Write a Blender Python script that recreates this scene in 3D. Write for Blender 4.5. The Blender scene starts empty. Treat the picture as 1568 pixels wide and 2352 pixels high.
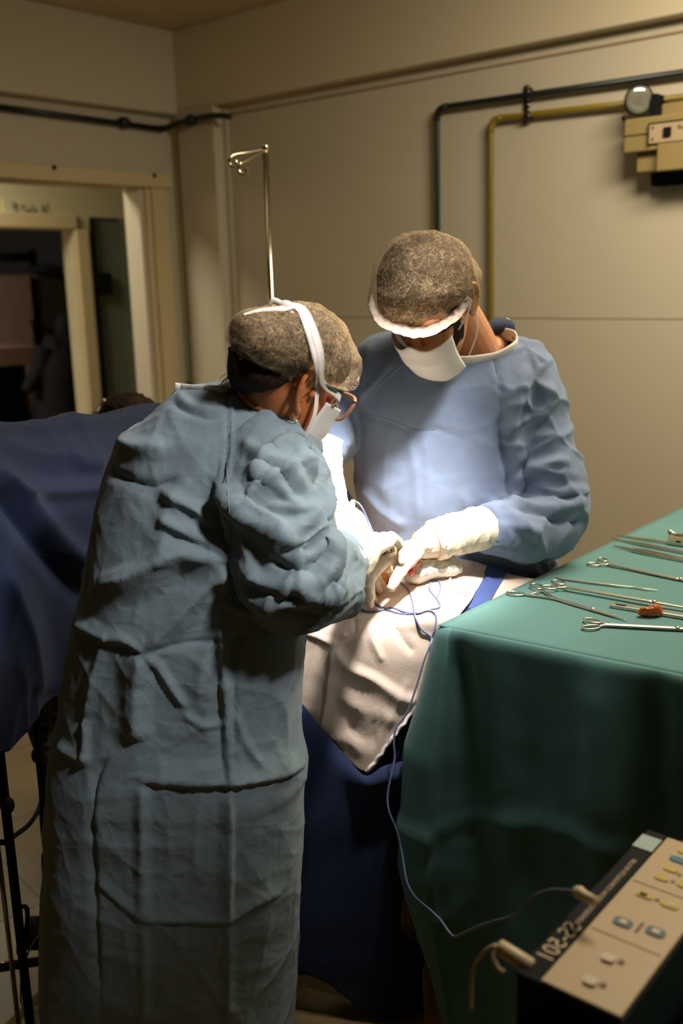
import bpy, math, numpy as np
from mathutils import Vector, Matrix
from mathutils.bvhtree import BVHTree
C = bpy.context.scene.collection
PI = math.pi
A = lambda *a: np.array(a, dtype=float)
def nrm(v):
    v = np.asarray(v, float); return v / (np.linalg.norm(v) + 1e-12)
# ------------------------------------------------------------------ camera
FP, CX, CY = 35.0 / 36.0 * 2352, 784.0, 1176.0
PITCH, ROLL, CAMH = math.radians(13.1), math.radians(1.5), 1.55
CAM = A(0, 0, CAMH)
Fw = A(0, math.cos(PITCH), -math.sin(PITCH))
R0 = A(1, 0, 0); U0 = A(0, math.sin(PITCH), math.cos(PITCH))
Rt = math.cos(ROLL) * R0 - math.sin(ROLL) * U0
Up = math.cos(ROLL) * U0 + math.sin(ROLL) * R0
def ray(px, py): return Fw + (px - CX) / FP * Rt - (py - CY) / FP * Up
def P(px, py, y):
    d = ray(px, py); return CAM + d * (y / d[1])
def onz(px, py, z):
    d = ray(px, py); return CAM + d * ((z - CAMH) / d[2])
def onpl(px, py, p0, n):
    d = ray(px, py); return CAM + d * (np.dot(np.asarray(p0) - CAM, n) / np.dot(d, n))
def proj(v):
    w = v - CAM; f = w @ Fw
    return CX + FP * (w @ Rt) / f, CY - FP * (w @ Up) / f
# ------------------------------------------------------------------ naming
def tag(o, label=None, cat=None, group=None, kind=None):
    if label: o['label'] = label
    if cat: o['category'] = cat
    if group: o['group'] = group
    if kind: o['kind'] = kind
    return o
def empty(name, loc, label=None, cat=None, group=None):
    o = bpy.data.objects.new(name, None); C.objects.link(o)
    o.location = tuple(float(c) for c in loc); o.empty_display_size = .05
    return tag(o, label, cat, group)
# ------------------------------------------------------------------ meshes
def mk(name, v, f, m=None, parent=None, smooth=True):
    v = np.asarray(v, float)
    me = bpy.data.meshes.new(name)
    if isinstance(f, np.ndarray):
        k = f.shape[1]; n = len(f)
        me.vertices.add(len(v)); me.vertices.foreach_set('co', v.astype(np.float32).ravel())
        me.loops.add(n * k); me.loops.foreach_set('vertex_index', f.astype(np.int32).ravel())
        me.polygons.add(n)
        me.polygons.foreach_set('loop_start', np.arange(0, n * k, k, dtype=np.int32))
        me.update(calc_edges=True)
    else:
        me.from_pydata([tuple(p) for p in v.tolist()], [], [tuple(q) for q in f])
    me.validate()
    me.polygons.foreach_set('use_smooth', [smooth] * len(me.polygons))
    if m: me.materials.append(m)
    o = bpy.data.objects.new(name, me); C.objects.link(o)
    if parent:
        o.parent = parent
        o.matrix_parent_inverse = Matrix.Translation(-Vector(parent.location)) if parent.type == 'EMPTY' else Matrix.Identity(4)
    return o
def merge(*parts):
    V, F, n = [], [], 0
    for v, f in parts:
        V.append(np.asarray(v, float)); F += [tuple(i + n for i in q) for q in f]; n += len(v)
    return np.vstack(V), F
def autosm(o, ang=35):
    me = o.data
    me.polygons.foreach_set('use_smooth', [True] * len(me.polygons))
    try: me.set_sharp_from_angle(angle=math.radians(ang))
    except Exception: pass
    return o
def bev(o, w=.004, seg=2):
    b = o.modifiers.new('bevel', 'BEVEL'); b.width = w; b.segments = seg; b.limit_method = 'ANGLE'; b.angle_limit = math.radians(40)
    return o
def solid(o, t, off=0):
    s = o.modifiers.new('solid', 'SOLIDIFY'); s.thickness = t; s.offset = off; return o
def catmull(pts, n=8, closed=False):
    p = np.asarray(pts, float); out = []; N = len(p)
    rng = range(N if closed else N - 1)
    for i in rng:
        if closed: a, b, c, d = p[(i - 1) % N], p[i], p[(i + 1) % N], p[(i + 2) % N]
        else: a, b, c, d = p[max(i - 1, 0)], p[i], p[i + 1], p[min(i + 2, N - 1)]
        for k in range(n):
            t = k / n
            out.append(.5 * ((2 * b) + (c - a) * t + (2 * a - 5 * b + 4 * c - d) * t * t + (3 * b - a - 3 * c + d) * t ** 3))
    if not closed: out.append(p[-1])
    return np.array(out)
def tube(pts, r, n=12, cap=True, flat=None, up=None):
    """swept tube; r scalar or list; flat=(a,b) multiplies the two section axes"""
    p = np.asarray(pts, float); N = len(p)
    r = np.full(N, r, float) if np.isscalar(r) else np.asarray(r, float)
    T = np.gradient(p, axis=0); T /= np.linalg.norm(T, axis=1)[:, None] + 1e-12
    u = nrm(np.cross(T[0], up if up is not None else (A(0, 0, 1) if abs(T[0][2]) < .9 else A(1, 0, 0))))
    V = []; a, b = flat or (1, 1)
    for i in range(N):
        if up is not None: u = nrm(np.cross(T[i], up))
        u = nrm(u - T[i] * np.dot(u, T[i])); w = np.cross(T[i], u)
        for k in range(n):
            t = 2 * PI * k / n; V.append(p[i] + r[i] * (a * math.cos(t) * u + b * math.sin(t) * w))
    F = []
    for i in range(N - 1):
        for k in range(n):
            F.append((i * n + k, i * n + (k + 1) % n, (i + 1) * n + (k + 1) % n, (i + 1) * n + k))
    if cap:
        F.append(tuple(range(n))[::-1]); F.append(tuple((N - 1) * n + k for k in range(n)))
    return np.array(V), F
def stube(pts, r, n=12, sub=8, **kw):
    """smooth tube through points; r may be per control point"""
    q = catmull(pts, sub)
    if not np.isscalar(r):
        r = np.interp(np.linspace(0, len(pts) - 1, len(q)), range(len(pts)), r)
    return tube(q, r, n, **kw)
def sph(c, r, n=16, m=24, ax=None):
    """ellipsoid; r scalar or 3; ax 3x3 rows = local axes"""
    r = A(r, r, r) if np.isscalar(r) else A(*r); ax = np.eye(3) if ax is None else np.asarray(ax)
    V = [A(0, 0, 1)]; F = []
    for i in range(1, n):
        for k in range(m):
            t = PI * i / n; s = 2 * PI * k / m
            V.append(A(math.sin(t) * math.cos(s), math.sin(t) * math.sin(s), math.cos(t)))
    V.append(A(0, 0, -1)); V = np.array(V) * r @ ax + np.asarray(c)
    for k in range(m): F.append((0, 1 + k, 1 + (k + 1) % m))
    for i in range(n - 2):
        for k in range(m):
            a = 1 + i * m
            F.append((a + k, a + m + k, a + m + (k + 1) % m, a + (k + 1) % m))
    e = len(V) - 1; a = 1 + (n - 2) * m
    for k in range(m): F.append((e, a + (k + 1) % m, a + k))
    return V, F
def loft(C_, U_, W_, n=40, e=2.2):
    """closed loft; centres, half-axes u and w"""
    V = []; F = []; N = len(C_)
    th = np.linspace(0, 2 * PI, n, endpoint=False); c, s = np.cos(th), np.sin(th)
    cc = np.sign(c) * np.abs(c) ** (2 / e); ss = np.sign(s) * np.abs(s) ** (2 / e)
    for i in range(N):
        V.append(C_[i] + cc[:, None] * U_[i] + ss[:, None] * W_[i])
    V = np.vstack(V)
    for i in range(N - 1):
        for k in range(n): F.append((i * n + k, i * n + (k + 1) % n, (i + 1) * n + (k + 1) % n, (i + 1) * n + k))
    F.append(tuple(range(n))[::-1]); F.append(tuple((N - 1) * n + k for k in range(n)))
    return V, F
def rowloft(rows, n=64, e=2.3, sub=5):
    """rows: (py, left px, right px, centre depth, half depth)"""
    r = catmull(rows, sub); Cn, U, W = [], [], []
    for py, l, rr, yc, hd in r:
        a, b = P(l, py, yc), P(rr, py, yc)
        u = (b - a) / 2; Cn.append((a + b) / 2); U.append(u); W.append(A(0, 1, 0) * hd)
    return loft(Cn, U, W, n, e)
def inflate(poly, y, df, db, n=96, m=24, ex=1.0, cen=None, tilt=0.0):
    """closed body with the given outline (image px), its depth extents front/back; tilt: depth change per px in x"""
    q = catmull(poly, 8, True); c = np.mean(q, axis=0) if cen is None else A(*cen)
    ang = np.arctan2(q[:, 1] - c[1], q[:, 0] - c[0]); rad = np.hypot(q[:, 0] - c[0], q[:, 1] - c[1])
    o = np.argsort(ang); ang, rad = ang[o], rad[o]
    ang = np.r_[ang - 2 * PI, ang, ang + 2 * PI]; rad = np.r_[rad, rad, rad]
    th = np.linspace(-PI, PI, n, endpoint=False); R = np.interp(th, ang, rad)
    V = []; F = []
    for i in range(m + 1):
        ph = -PI / 2 + PI * i / m
        cp = max(math.cos(ph), 0) ** ex; sp = math.sin(ph); D = df if sp < 0 else db
        for k in range(n):
            x = c[0] + R[k] * cp * math.cos(th[k]); yy = c[1] + R[k] * cp * math.sin(th[k])
            V.append(P(x, yy, y + sp * D + tilt * (x - c[0])))
    for i in range(m):
        for k in range(n): F.append((i * n + k, i * n + (k + 1) % n, (i + 1) * n + (k + 1) % n, (i + 1) * n + k))
    F.append(tuple(range(n))[::-1]); F.append(tuple(m * n + k for k in range(n)))
    return np.array(V), F
def box(x0, x1, y0, y1, z0, z1, M=None, o=None):
    V = np.array([(x, y, z) for z in (z0, z1) for y in (y0, y1) for x in (x0, x1)], float)
    if M is not None: V = V @ np.asarray(M)
    if o is not None: V = V + np.asarray(o)
    return V, [(0, 2, 3, 1), (4, 5, 7, 6), (0, 1, 5, 4), (2, 6, 7, 3), (0, 4, 6, 2), (1, 3, 7, 5)]
def extr(poly, d):
    p = np.asarray(poly, float); n = len(p); V = np.vstack([p, p + np.asarray(d)])
    F = [tuple(range(n)), tuple(range(n, 2 * n))[::-1]]
    for i in range(n): F.append((i, i + n, (i + 1) % n + n, (i + 1) % n))
    return V, F
def net(rows, su=10, sv=10):
    """control net of (px,py,depth) -> dense grid, catmull both ways"""
    R = [catmull([P(*q) if len(q) == 3 else A(*q[:3]) for q in r], su) for r in rows]
    G = np.array(R); G = np.stack([catmull(G[:, j], sv) for j in range(G.shape[1])], 1)
    return grid(G)
def grid(G):
    a, b = G.shape[:2]; V = G.reshape(-1, 3)
    i, j = np.meshgrid(np.arange(a - 1), np.arange(b - 1), indexing='ij'); i = i.ravel(); j = j.ravel()
    return V, np.stack([i * b + j, i * b + j + 1, (i + 1) * b + j + 1, (i + 1) * b + j], 1)
# ------------------------------------------------------------------ voxel union, smoothing, folds
def remesh(parts, vox, smooth=4):
    v, f = merge(*parts)
    me = bpy.data.meshes.new('tmp'); me.from_pydata([tuple(p) for p in v.tolist()], [], [tuple(q) for q in f]); me.update()
    import bmesh
    bm = bmesh.new(); bm.from_mesh(me); bmesh.ops.recalc_face_normals(bm, faces=bm.faces); bm.to_mesh(me); bm.free()
    o = bpy.data.objects.new('tmp', me); C.objects.link(o)
    m = o.modifiers.new('r', 'REMESH'); m.mode = 'VOXEL'; m.voxel_size = vox; m.adaptivity = 0
    if smooth:
        s = o.modifiers.new('s', 'SMOOTH'); s.iterations = smooth; s.factor = .5
    dg = bpy.context.evaluated_depsgraph_get(); ev = o.evaluated_get(dg); e = ev.to_mesh()
    n = len(e.vertices); V = np.empty(n * 3, np.float32); e.vertices.foreach_get('co', V)
    L = np.empty(len(e.loops), np.int32); e.loops.foreach_get('vertex_index', L)
    tot = np.empty(len(e.polygons), np.int32); e.polygons.foreach_get('loop_total', tot)
    ev.to_mesh_clear(); bpy.data.objects.remove(o); bpy.data.meshes.remove(me)
    assert (tot == 4).all()
    return V.reshape(-1, 3).astype(float), L.reshape(-1, 4)
def normals(v, f, closed=True):
    f = np.asarray(f); a, b, c, d = (v[f[:, k]] for k in range(4)); fn = np.cross(c - a, d - b)
    N = np.zeros_like(v)
    for k in range(4):
        for ax in range(3): N[:, ax] += np.bincount(f[:, k], fn[:, ax], len(v))
    N = N / (np.linalg.norm(N, axis=1)[:, None] + 1e-12)
    if closed: s = np.einsum('ij,ij->', a - v.mean(0), fn)
    else: s = -np.einsum('ij,ij->', a - CAM, fn)
    return N if s > 0 else -N
def lap(v, f, it=1, w=None, fac=.5):
    f = np.asarray(f); e = np.vstack([f[:, [0, 1]], f[:, [1, 2]], f[:, [2, 3]], f[:, [3, 0]]])
    e = np.vstack([e, e[:, ::-1]]); cnt = np.bincount(e[:, 0], minlength=len(v))[:, None] + 1e-9
    for _ in range(it):
        s = np.stack([np.bincount(e[:, 0], v[e[:, 1], ax], len(v)) for ax in range(3)], 1) / cnt
        k = fac if w is None else fac * w[:, None]
        v = v + (s - v) * k
    return v
def _hash(ix, iy, iz, s):
    h = (ix * 374761393 + iy * 668265263 + iz * 2147483647 + s * 1274126177) & 0xffffffff
    h = ((h ^ (h >> 13)) * 1274126177) & 0xffffffff
    return ((h ^ (h >> 16)) & 0xffff) / 65535.0
def vnoise(p, s=0):
    i = np.floor(p).astype(np.int64); t = p - i; t = t * t * t * (t * (t * 6 - 15) + 10)
    r = 0
    for dx in (0, 1):
        for dy in (0, 1):
            for dz in (0, 1):
                w = (t[:, 0] if dx else 1 - t[:, 0]) * (t[:, 1] if dy else 1 - t[:, 1]) * (t[:, 2] if dz else 1 - t[:, 2])
                r = r + w * _hash(i[:, 0] + dx, i[:, 1] + dy, i[:, 2] + dz, s)
    return r * 2 - 1
def crumple(v, N, amp=.006, sc=9, seed=1, st=(1, 1, 1), octv=3, w=1.0):
    """sharp-ridged paper-like creases"""
    p = v * np.asarray(st) * sc; q = p + .6 * np.stack([vnoise(p * .8, seed + 9), vnoise(p * .8, seed + 10), vnoise(p * .8, seed + 11)], 1)
    d = 0; a = 1.0
    for k in range(octv):
        d = d + a * (1 - 2 * np.abs(vnoise(q * 2.0 ** k, seed + k)) ** .8); a *= .48
    return v + N * (amp * d * w)[:, None]
def facet(v, N, cell=.08, amp=.01, seed=1, w=1.0, st=(1, 1, 1)):
    """flat facets meeting in sharp creases, like stiff paper cloth"""
    p = v * np.asarray(st) / cell; p = p + .35 * np.stack([vnoise(p * .7, seed + 1), vnoise(p * .7, seed + 2), vnoise(p * .7, seed + 3)], 1)
    i = np.floor(p).astype(np.int64); f1 = np.full(len(v), 9.); f2 = np.full(len(v), 9.)
    for dx in (-1, 0, 1):
        for dy in (-1, 0, 1):
            for dz in (-1, 0, 1):
                c = i + A(dx, dy, dz).astype(np.int64); q = c + np.stack([_hash(c[:, 0], c[:, 1], c[:, 2], seed + k) for k in (11, 12, 13)], 1)
                d = np.linalg.norm(p - q, axis=1); m = d < f1; f2 = np.where(m, f1, np.minimum(f2, d)); f1 = np.where(m, d, f1)
    return v + N * (amp * (.55 * np.exp(-(f2 - f1) * 9) + .6 * (.4 - (f2 - f1))) * w)[:, None]
def folds(v, f, L, closed=True):
    """L: (polyline px, height, width above/left, width below/right) ridges (or valleys) modelled on the side of the cloth that faces the room's open side"""
    N = normals(v, f, closed)
    view = v - CAM; view /= np.linalg.norm(view, axis=1)[:, None]
    fr = np.clip(-(N * view).sum(1) * 2.5, 0, 1)
    x, y = proj(v); tot = np.zeros(len(v))
    for poly, h, w1, w2 in L:
        q = catmull(poly, 6); mw = max(w1, w2)
        bb = (x > q[:, 0].min() - mw) & (x < q[:, 0].max() + mw) & (y > q[:, 1].min() - mw) & (y < q[:, 1].max() + mw) & (fr > 0)
        idx = np.where(bb)[0]
        if not len(idx): continue
        X = np.stack([x[idx], y[idx]], 1); best = np.full(len(idx), 1e9); side = np.zeros(len(idx)); par = np.zeros(len(idx))
        n = len(q) - 1
        for i in range(n):
            a, b = q[i], q[i + 1]; d = b - a; L2 = d @ d + 1e-9
            t = np.clip(((X - a) @ d) / L2, 0, 1); r = X - a - t[:, None] * d; ds = np.hypot(r[:, 0], r[:, 1])
            m = ds < best; best[m] = ds[m]; side[m] = (d[0] * r[m, 1] - d[1] * r[m, 0]); par[m] = (i + t[m]) / n
        w = np.where(side < 0, w1, w2); t = np.clip(1 - best / w, 0, 1)
        end = np.clip(np.minimum(par, 1 - par) * 5 + .25, 0, 1)
        tot[idx] += h * (t ** 1.5) * end * fr[idx]
    return v + N * tot[:, None]
def bvh(v, f): return BVHTree.FromPolygons([tuple(p) for p in np.asarray(v).tolist()], [tuple(int(i) for i in q) for q in f])
def hit(px, py, tree, off=.003, far=2.0):
    d = nrm(ray(px, py)); h = tree.ray_cast(Vector(CAM), Vector(d))
    if h[0] is None: return P(px, py, far)
    return np.array(h[0]) - d * off
# ------------------------------------------------------------------ materials
def s2l(c): return tuple(((x / 255) / 12.92 if x / 255 <= .04045 else ((x / 255 + .055) / 1.055) ** 2.4) for x in c)
def mat(name, rgb, rough=.6, metal=0, var=.06, vs=6, bump=0, bs=200, spec=.5, sheen=0, trans=0, alpha=1, emit=None, es=0, coat=0):
    m = bpy.data.materials.new(name); m.use_nodes = True; nt = m.node_tree; b = nt.nodes['Principled BSDF']
    c = s2l(rgb); tc = nt.nodes.new('ShaderNodeTexCoord')
    no = nt.nodes.new('ShaderNodeTexNoise'); no.inputs['Scale'].default_value = vs; no.inputs['Detail'].default_value = 4
    nt.links.new(tc.outputs['Object'], no.inputs['Vector'])
    r = nt.nodes.new('ShaderNodeValToRGB'); r.color_ramp.elements[0].position = .3; r.color_ramp.elements[1].position = .7
    r.color_ramp.elements[0].color = tuple(x * (1 - var) for x in c) + (1,); r.color_ramp.elements[1].color = tuple(min(1, x * (1 + var)) for x in c) + (1,)
    nt.links.new(no.outputs['Fac'], r.inputs['Fac']); nt.links.new(r.outputs['Color'], b.inputs['Base Color'])
    b.inputs['Roughness'].default_value = rough; b.inputs['Metallic'].default_value = metal
    b.inputs['Specular IOR Level'].default_value = spec
    b.inputs['Sheen Weight'].default_value = sheen; b.inputs['Transmission Weight'].default_value = trans; b.inputs['Alpha'].default_value = alpha
    b.inputs['Coat Weight'].default_value = coat
    if emit: b.inputs['Emission Color'].default_value = s2l(emit) + (1,); b.inputs['Emission Strength'].default_value = es
    if bump:
        n2 = nt.nodes.new('ShaderNodeTexNoise'); n2.inputs['Scale'].default_value = bs; n2.inputs['Detail'].default_value = 3
        nt.links.new(tc.outputs['Object'], n2.inputs['Vector'])
        bp = nt.nodes.new('ShaderNodeBump'); bp.inputs['Strength'].default_value = bump; bp.inputs['Distance'].default_value = .002
        nt.links.new(n2.outputs['Fac'], bp.inputs['Height']); nt.links.new(bp.outputs['Normal'], b.inputs['Normal'])
    return m
def skin(name, rgb, beard=None):
    m = mat(name, rgb, .5, var=.1, vs=14, bump=.25, bs=350, spec=.4); b = m.node_tree.nodes['Principled BSDF']
    b.inputs['Subsurface Weight'].default_value = .12; b.inputs['Subsurface Scale'].default_value = .01
    b.inputs['Subsurface Radius'].default_value = (1, .35, .2)
    return m
def capmat(name):
    m = bpy.data.materials.new(name); m.use_nodes = True; nt = m.node_tree; N = nt.nodes; K = nt.links
    for n in list(N): N.remove(n)
    out = N.new('ShaderNodeOutputMaterial'); tc = N.new('ShaderNodeTexCoord')
    def noise(sc, det, ro=.6, src=None):
        n = N.new('ShaderNodeTexNoise'); n.inputs['Scale'].default_value = sc; n.inputs['Detail'].default_value = det; n.inputs['Roughness'].default_value = ro
        n.inputs['Distortion'].default_value = .6; K.new(src or tc.outputs['Object'], n.inputs['Vector']); return n.outputs['Fac']
    def ma(op, a, b, cl=False):
        n = N.new('ShaderNodeMath'); n.operation = op; n.use_clamp = cl
        for i, x in enumerate((a, b)):
            if isinstance(x, (int, float)): n.inputs[i].default_value = x
            else: K.new(x, n.inputs[i])
        return n.outputs[0]
    def ridge(fac, width, amp):            # thin bright fibres where the noise crosses one half
        d = ma('ABSOLUTE', ma('SUBTRACT', fac, .5), 0); return ma('MULTIPLY', ma('SUBTRACT', 1, ma('DIVIDE', d, width), True), amp)
    mp = N.new('ShaderNodeMapping'); mp.inputs['Scale'].default_value = (1.9, .7, .75); mp.inputs['Rotation'].default_value = (.2, .5, .3); K.new(tc.outputs['Object'], mp.inputs['Vector'])
    cl = ma('MULTIPLY', ma('SUBTRACT', noise(22, 3), .36), 3.6, True); a = ma('MULTIPLY', ridge(noise(120, 3, .6, mp.outputs[0]), .05, .75), cl); b = ridge(noise(34, 5, .62), .022, .75); c = ridge(noise(210, 2), .07, .5)
    s = ma('ADD', ma('ADD', a, b), ma('ADD', c, ma('MULTIPLY', noise(14, 4), .14)))
    al = ma('MINIMUM', ma('ADD', ma('MULTIPLY', s, .52), .07), .92)
    df = N.new('ShaderNodeBsdfDiffuse'); df.inputs['Color'].default_value = s2l((228, 196, 150)) + (1,)
    tl = N.new('ShaderNodeBsdfTranslucent'); tl.inputs['Color'].default_value = s2l((228, 196, 150)) + (1,)
    m1 = N.new('ShaderNodeMixShader'); m1.inputs[0].default_value = .35; K.new(df.outputs[0], m1.inputs[1]); K.new(tl.outputs[0], m1.inputs[2])
    tr = N.new('ShaderNodeBsdfTransparent'); m2 = N.new('ShaderNodeMixShader')
    K.new(al, m2.inputs[0]); K.new(tr.outputs[0], m2.inputs[1]); K.new(m1.outputs[0], m2.inputs[2]); K.new(m2.outputs[0], out.inputs['Surface'])
    return m
def glassy(name, rgb, a=.75, rough=.1):
    m = bpy.data.materials.new(name); m.use_nodes = True; nt = m.node_tree; N = nt.nodes; K = nt.links
    b = N['Principled BSDF']; b.inputs['Base Color'].default_value = s2l(rgb) + (1,); b.inputs['Roughness'].default_value = rough
    tr = N.new('ShaderNodeBsdfTransparent'); mx = N.new('ShaderNodeMixShader'); mx.inputs[0].default_value = a
    no = N.new('ShaderNodeTexNoise'); no.inputs['Scale'].default_value = 3; mr = N.new('ShaderNodeMapRange'); mr.inputs['To Min'].default_value = a - .08; mr.inputs['To Max'].default_value = a + .08
    K.new(no.outputs['Fac'], mr.inputs['Value']); K.new(mr.outputs[0], mx.inputs[0])
    K.new(tr.outputs[0], mx.inputs[1]); K.new(b.outputs[0], mx.inputs[2]); K.new(mx.outputs[0], N['Material Output'].inputs['Surface'])
    return m
def tilemat(name, rgb, grout, size=.45, ang=0):
    m = mat(name, rgb, .32, var=.05, vs=3, spec=.5); nt = m.node_tree; N = nt.nodes; K = nt.links; b = N['Principled BSDF']
    tc = N.new('ShaderNodeTexCoord'); mp = N.new('ShaderNodeMapping'); mp.inputs['Rotation'].default_value = (0, 0, ang)
    K.new(tc.outputs['Object'], mp.inputs['Vector']); br = N.new('ShaderNodeTexBrick'); br.offset = 0
    br.inputs['Scale'].default_value = 1; br.inputs['Brick Width'].default_value = size; br.inputs['Row Height'].default_value = size
    br.inputs['Mortar Size'].default_value = .003; K.new(mp.outputs[0], br.inputs['Vector'])
    mix = N.new('ShaderNodeMix'); mix.data_type = 'RGBA'; src = b.inputs['Base Color'].links[0].from_socket
    K.new(br.outputs['Fac'], mix.inputs['Factor']); K.new(src, mix.inputs['A']); mix.inputs['B'].default_value = s2l(grout) + (1,)
    K.new(mix.outputs['Result'], b.inputs['Base Color'])
    return m
def ringmat(name):
    m = bpy.data.materials.new(name); m.use_nodes = True; nt = m.node_tree; N = nt.nodes; K = nt.links; b = N['Principled BSDF']
    tc = N.new('ShaderNodeTexCoord'); v = N.new('ShaderNodeTexVoronoi'); v.inputs['Scale'].default_value = 45; v.inputs['Randomness'].default_value = .25
    K.new(tc.outputs['Object'], v.inputs['Vector']); r = N.new('ShaderNodeValToRGB'); e = r.color_ramp.elements
    e[0].position = .30; e[0].color = (.012, .014, .014, 1); e[1].position = .52; e[1].color = (.16, .14, .10, 1)
    K.new(v.outputs['Distance'], r.inputs['Fac']); K.new(r.outputs['Color'], b.inputs['Base Color']); b.inputs['Roughness'].default_value = .9
    return m
def creases(m, sc=11, dist=.006, s=.55):
    nt = m.node_tree; N = nt.nodes; K = nt.links; b = N['Principled BSDF']; tc = N.new('ShaderNodeTexCoord'); prev = b.inputs['Normal'].links[0].from_socket if b.inputs['Normal'].links else None
    for k, (q, st) in enumerate(((sc, s), (sc * 2.7, s * .6))):
        wn = N.new('ShaderNodeTexNoise'); wn.inputs['Scale'].default_value = q * .7; K.new(tc.outputs['Object'], wn.inputs['Vector'])
        mx = N.new('ShaderNodeVectorMath'); mx.operation = 'MULTIPLY_ADD'; mx.inputs[1].default_value = (1.2 / q,) * 3; K.new(wn.outputs['Color'], mx.inputs[0]); K.new(tc.outputs['Object'], mx.inputs[2])
        vo = N.new('ShaderNodeTexVoronoi'); vo.feature = 'DISTANCE_TO_EDGE'; vo.inputs['Scale'].default_value = q; K.new(mx.outputs[0], vo.inputs['Vector'])
        mr = N.new('ShaderNodeMapRange'); mr.inputs['From Max'].default_value = .22; mr.inputs['To Min'].default_value = 1; mr.inputs['To Max'].default_value = 0; K.new(vo.outputs['Distance'], mr.inputs['Value'])
        bp = N.new('ShaderNodeBump'); bp.inputs['Strength'].default_value = st; bp.inputs['Distance'].default_value = dist / (1 + k); K.new(mr.outputs[0], bp.inputs['Height'])
        if prev: K.new(prev, bp.inputs['Normal'])
        prev = bp.outputs['Normal']
    K.new(prev, b.inputs['Normal'])
M = dict(
 wall=mat('wall paint', (196, 185, 160), .38, var=.02, vs=2, spec=.45),
 beam=mat('beam gloss paint', (204, 190, 160), .22, var=.02, vs=2, spec=.5),
 ceil=mat('ceiling paint', (190, 176, 146), .7, var=.02),
 floor=tilemat('floor tile', (146, 124, 82), (90, 72, 45), .45, math.radians(-41)),
 frame=mat('door frame paint', (205, 184, 140), .45, var=.03),
 hall=mat('hallway paint', (200, 190, 150), .5, var=.03),
 darkpipe=mat('black pipe paint', (16, 22, 20), .4, var=.1),
 yellow=mat('yellow pipe paint', (124, 104, 18), .4, var=.1),
 steel=mat('stainless steel', (190, 178, 155), .18, 1, var=.04, vs=40),
 tool=mat('surgical steel', (206, 196, 176), .34, 1, var=.08, vs=120),
 gown=mat('blue nonwoven gown', (120, 134, 158), .82, var=.04, vs=5, bump=.35, bs=900, spec=.25, sheen=.15),
 gownb=mat('blue nonwoven gown worn by woman', (126, 143, 150), .8, var=.05, vs=5, bump=.4, bs=900, spec=.3, sheen=.15),
 bind=mat('white binding tape', (224, 216, 205), .8, bump=.5, bs=500),
 scrub=mat('dark blue scrub cloth', (48, 60, 84), .85, bump=.4, bs=800),
 mask=mat('white mask cloth', (232, 222, 212), .8, bump=.4, bs=700, sheen=.1),
 cap=capmat('bouffant net'), capband=mat('cap band cloth', (160, 140, 122), .85, bump=.8, bs=300),
 hair=mat('dark brown hair', (44, 28, 17), .75, var=.6, vs=40, bump=.8, bs=260, spec=.25),
 skinw=skin('tan skin', (198, 118, 66)), skinm=skin('light skin', (205, 146, 104)),
 beard=mat('short beard', (40, 24, 14), .8, var=.4, vs=200, bump=.9, bs=500, spec=.15),
 glove=mat('latex glove', (232, 216, 190), .42, var=.04, vs=30, bump=.3, bs=150, spec=.4),
 navy=mat('navy drape cloth', (15, 34, 70), .8, var=.08, vs=4, bump=.5, bs=700, sheen=.1),
 blue=mat('blue drape cloth', (58, 76, 128), .8, var=.06, vs=4, bump=.5, bs=700),
 sheet=mat('pinkish white drape sheet', (214, 192, 172), .78, var=.04, vs=5, bump=.35, bs=600),
 green=mat('green table drape', (92, 138, 132), .85, var=.05, vs=6, bump=.4, bs=700, sheen=.1),
 lining=mat('beige drape lining', (150, 120, 88), .8, bump=.4, bs=600),
 black=mat('black plastic', (10, 11, 12), .7, var=.1, spec=.2), rubber=mat('black rubber', (12, 12, 12), .8),
 cable=mat('blue grey cable', (104, 108, 138), .45, var=.05), white=mat('white plastic', (235, 232, 222), .35),
 cream=mat('cream plastic', (228, 206, 164), .4), panel=mat('beige keypad', (196, 168, 124), .45, var=.03),
 line=mat('brown print', (120, 82, 48), .6), ykey=mat('yellow key', (206, 176, 62), .5), bkey=mat('blue key', (30, 112, 130), .5),
 gkey=mat('grey blue key ring', (72, 92, 100), .5), ltkey=mat('pale key', (218, 200, 170), .5), print_=mat('pale print', (214, 190, 152), .6),
 olive=mat('emergency light housing', (146, 126, 78), .5, var=.03), label=mat('emergency light label', (172, 148, 116), .5),
 gold=mat('gold metal', (220, 180, 110), .2, 1), tissue=mat('tissue', (214, 96, 32), .3, var=.35, vs=90, spec=.7),
 blood=mat('blood', (190, 28, 10), .2, var=.3, vs=60), gauze=mat('gauze', (222, 218, 206), .85, bump=.9, bs=240),
 glassframe=mat('glasses frame', (206, 140, 104), .3), temple=mat('glasses temple', (60, 58, 40), .3),
 lens=glassy('glasses lens', (90, 80, 90), .25, .05), door=glassy('frosted green glass', (120, 128, 106), .72, .3),
 pane=glassy('lamp glass', (230, 225, 205), .2, .05), bulb=mat('lamp reflector', (165, 158, 138), .12, 1, bump=.5, bs=60),
 rightwall=mat('right wall darkened to cut bounce', (120, 108, 88), .8), lowbounce=mat('front wall darkened to cut bounce', (64, 54, 42), .9), shadowroom=mat('back room paint', (128, 112, 118), .7), cab=mat('back room cabinet', (168, 142, 118), .6), dark=mat('dark cloth', (18, 20, 20), .85, bump=.3),
 dgreen=mat('dark olive cabinet', (66, 62, 42), .6), sign=mat('sign green print', (20, 70, 48), .6), signg=mat('sign grey print', (120, 116, 92), .6),
 rings=ringmat('ring pattern cloth'), tag_=mat('teal white tag', (168, 186, 176), .5), shoe=mat('white clog', (200, 200, 195), .5))
creases(M['gownb'], 8, .006, .34); creases(M['gown'], 7, .004, .2)
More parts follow.
